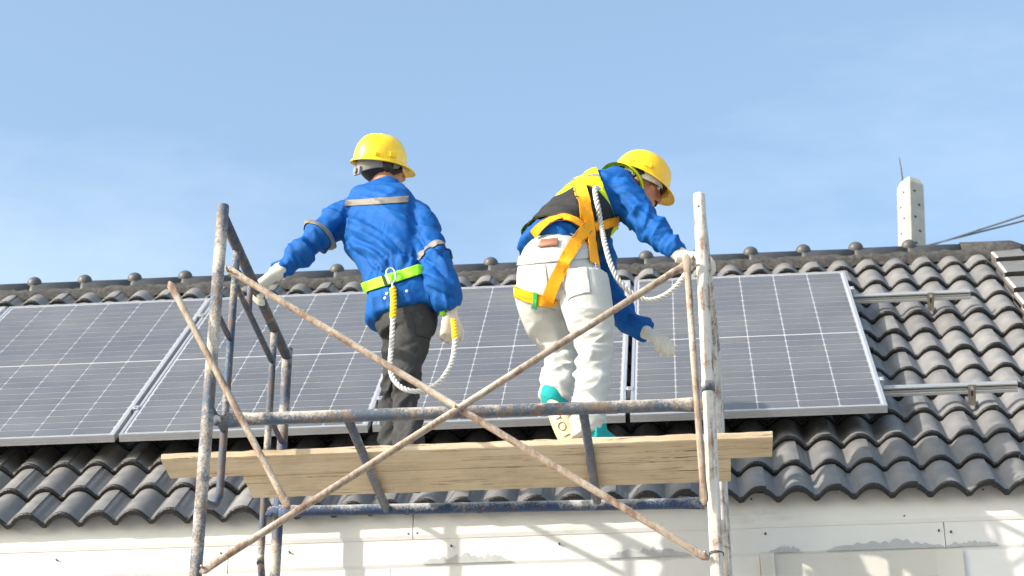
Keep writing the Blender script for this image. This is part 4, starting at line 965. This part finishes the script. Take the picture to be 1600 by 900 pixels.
# gloves
wq = P(1070, 402, -1.17)
g1 = fuse(join(*hand_parts(wq, nrm(V3(.93, .05, -.06)), V3(-.05, -.25, 1), V3(0, 1, 0), (44, 52, 54, 52), 1.06), limb([(P(1052, 391, -1.163), .031), (wq, .030)])), .0036, 2)
obj('glove', g1.part(), 'glove', w2)
wq = P(1012, 521, -.835)
g2 = fuse(join(*hand_parts(wq, nrm(P(1046, 538, -.90)-wq), V3(.35, -.75, .65), V3(.2, -.4, .8), (26, 34, 38, 40), 1.06, .0), limb([(P(1000, 514, -.82), .030), (wq, .029)])), .0036, 2)
obj('glove', g2.part(), 'glove', w2)
# head: hair, face, helmet
hs2 = fuse(join(*head_parts(hc2, hr2, hf2, hu2)), .006, 2)
obj('hair', cut(hs2, [(hc2+hf2*.060, nrm(hf2-hu2*.2)), (hc2+hu2*.004+hf2*.0, nrm(-hu2+hf2*.75)), (hc2-hu2*.05, -hu2)], .002, .006), 'hair', w2)
for s in (-1, 1):
    e_ = obj('eye', ell(hc2+hr2*.031*s+hf2*.083+hu2*.010, (.012, .009, .007), (hr2, hf2, hu2), 12, 8), 'eye', w2); obj('iris', ell(hc2+hr2*.031*s+hf2*.0905+hu2*.010, (.0055, .003, .0055), (hr2, hf2, hu2), 10, 6), 'hair', e_)
    obj('eyebrow', tube([hc2+hr2*s*x+hf2*y+hu2*z for x, y, z in ((.012, .096, .026), (.032, .092, .032), (.052, .074, .026))], .0045, 6), 'hair', w2)
obj('moustache', tube([hc2+hr2*x+hf2*y+hu2*z for x, y, z in ((-.026, .086, -.056), (-.012, .097, -.049), (0, .099, -.048), (.012, .097, -.049), (.026, .086, -.056))], [.003, .0055, .005, .0055, .003], 8), 'hair', w2)
# safety-glasses strap and lens pushed under the brim
gl = obj('safety_glasses', tube(catmull([hc2+hr2*x+hf2*y+hu2*z for x, y, z in ((.084, -.03, .012), (.084, .02, .020), (.078, .062, .022), (.056, .094, .022), (.02, .104, .020), (-.02, .104, .020), (-.056, .094, .022), (-.078, .062, .022), (-.084, .02, .02), (-.084, -.03, .012))], 3), .0045, 8, flat=[(1, 1)]*28), 'black', w2)
hx2 = frame_axes(nrm(hf2-hu2*.10), nrm(hu2-V3(0, .16, 0))); helmet(w2, hc2+hu2*.004, *hx2, 'helmet2', 'band_white', False, .96)
# shoes
shoe('shoe', P(922, 690, -1.19)*V3(1, 0, 0)+V3(0, -1.20, ZB), V3(.55, .83, 0), 'teal', w2, sole='sole')
def tilted_shoe():
    heel = P(861, 630, -1.09); toe = P(910, 690, -.985); toe[2] = ZB+.012; f_ = nrm(toe-heel); r_ = nrm(np.cross(f_, nrm(ray(880, 660))+V3(.45, 0, .2))); u_ = np.cross(r_, f_); L = np.linalg.norm(toe-heel)+.02
    q = lambda x, y, z: heel+r_*x+f_*y+u_*z
    s_ = fuse(join(loft([(q(0, -.005, .045), .032, .036), (q(0, .04, .048), .038, .044), (q(0, .10, .043), .043, .038), (q(0, .16, .034), .045, .028), (q(0, L-.03, .026), .036, .020)], r_, 22, 5, 2.4), limb([(q(0, .03, .05), .044), (P(864, 618, -1.065), .050), (P(866, 608, -1.045), .050)])), .006, 3)
    o = obj('shoe', s_.part(), 'teal', w2); rs = []
    for z, k in ((-.004, .95), (.006, 1.0), (.020, 1.0), (.026, .95)):
        rs.append([q(k*1.2*(.038+.011*max(0, math.sin(a)))*math.cos(a), (L/2-.012)+k*(L/2+.010)*math.sin(a), z) for a in np.arange(36)/36*2*math.pi])
    so = obj('sole', rings(rs), 'sole', o)
    # printed marks on the sole
    for y0, kind in ((.035, 0), (.065, 1), (.10, 2), (.14, 0), (.165, 0)):
        if kind == 2: p_ = tube([q(.016*math.cos(a), y0+.016*math.sin(a), -.0055) for a in np.linspace(0, 6.28, 20)], .0014, 5)
        elif kind == 1: p_ = join(tube([q(-.010, y0, -.0055), q(.012, y0, -.0055)], .0014, 5), tube([q(.012, y0-.008, -.0055), q(.012, y0+.008, -.0055)], .0014, 5))
        else: p_ = join(tube([q(-.014, y0, -.0055), q(.014, y0, -.0055)], .0014, 5))
        obj('sole_print', p_, 'ink', so)
tilted_shoe()
# lanyard from the back ring over the shoulder, looping to the scaffold
l2 = empty('safety_lanyard', P(940, 400, -1.2), 'white rope lanyard looping from the orange harness to the scaffold\'s right frame', 'rope', 'safety lanyards')
bvr = caster(j2.copy(.016), t2)
def surf(x, y, o=.012):
    h = bvr.ray_cast(Vector(CAM), Vector(nrm(ray(x, y)))); return np.array(h[0])-nrm(ray(x, y))*o
rope([surf(936, 297, -.004), surf(932, 293), surf(930, 297), surf(931, 308, .016), surf(934, 322, .02), surf(939, 350, .02), P(945, 380, -1.22), P(954, 412, -1.22), P(968, 440, -1.20), P(990, 460, -1.18), P(1012, 469, -1.16), P(1036, 463, -1.15), P(1056, 448, -1.14), P(1070, 430, -1.14), P(1084, 412, -1.14), P(1094, 405, -1.13), P(1106, 412, -1.12), P(1112, 425, -1.13)], .0110, l2, 'rope')
snap_hook(l2, P(1098, 404, -1.12), V3(0, 0, 1), V3(1, 0, 0), 1.0)
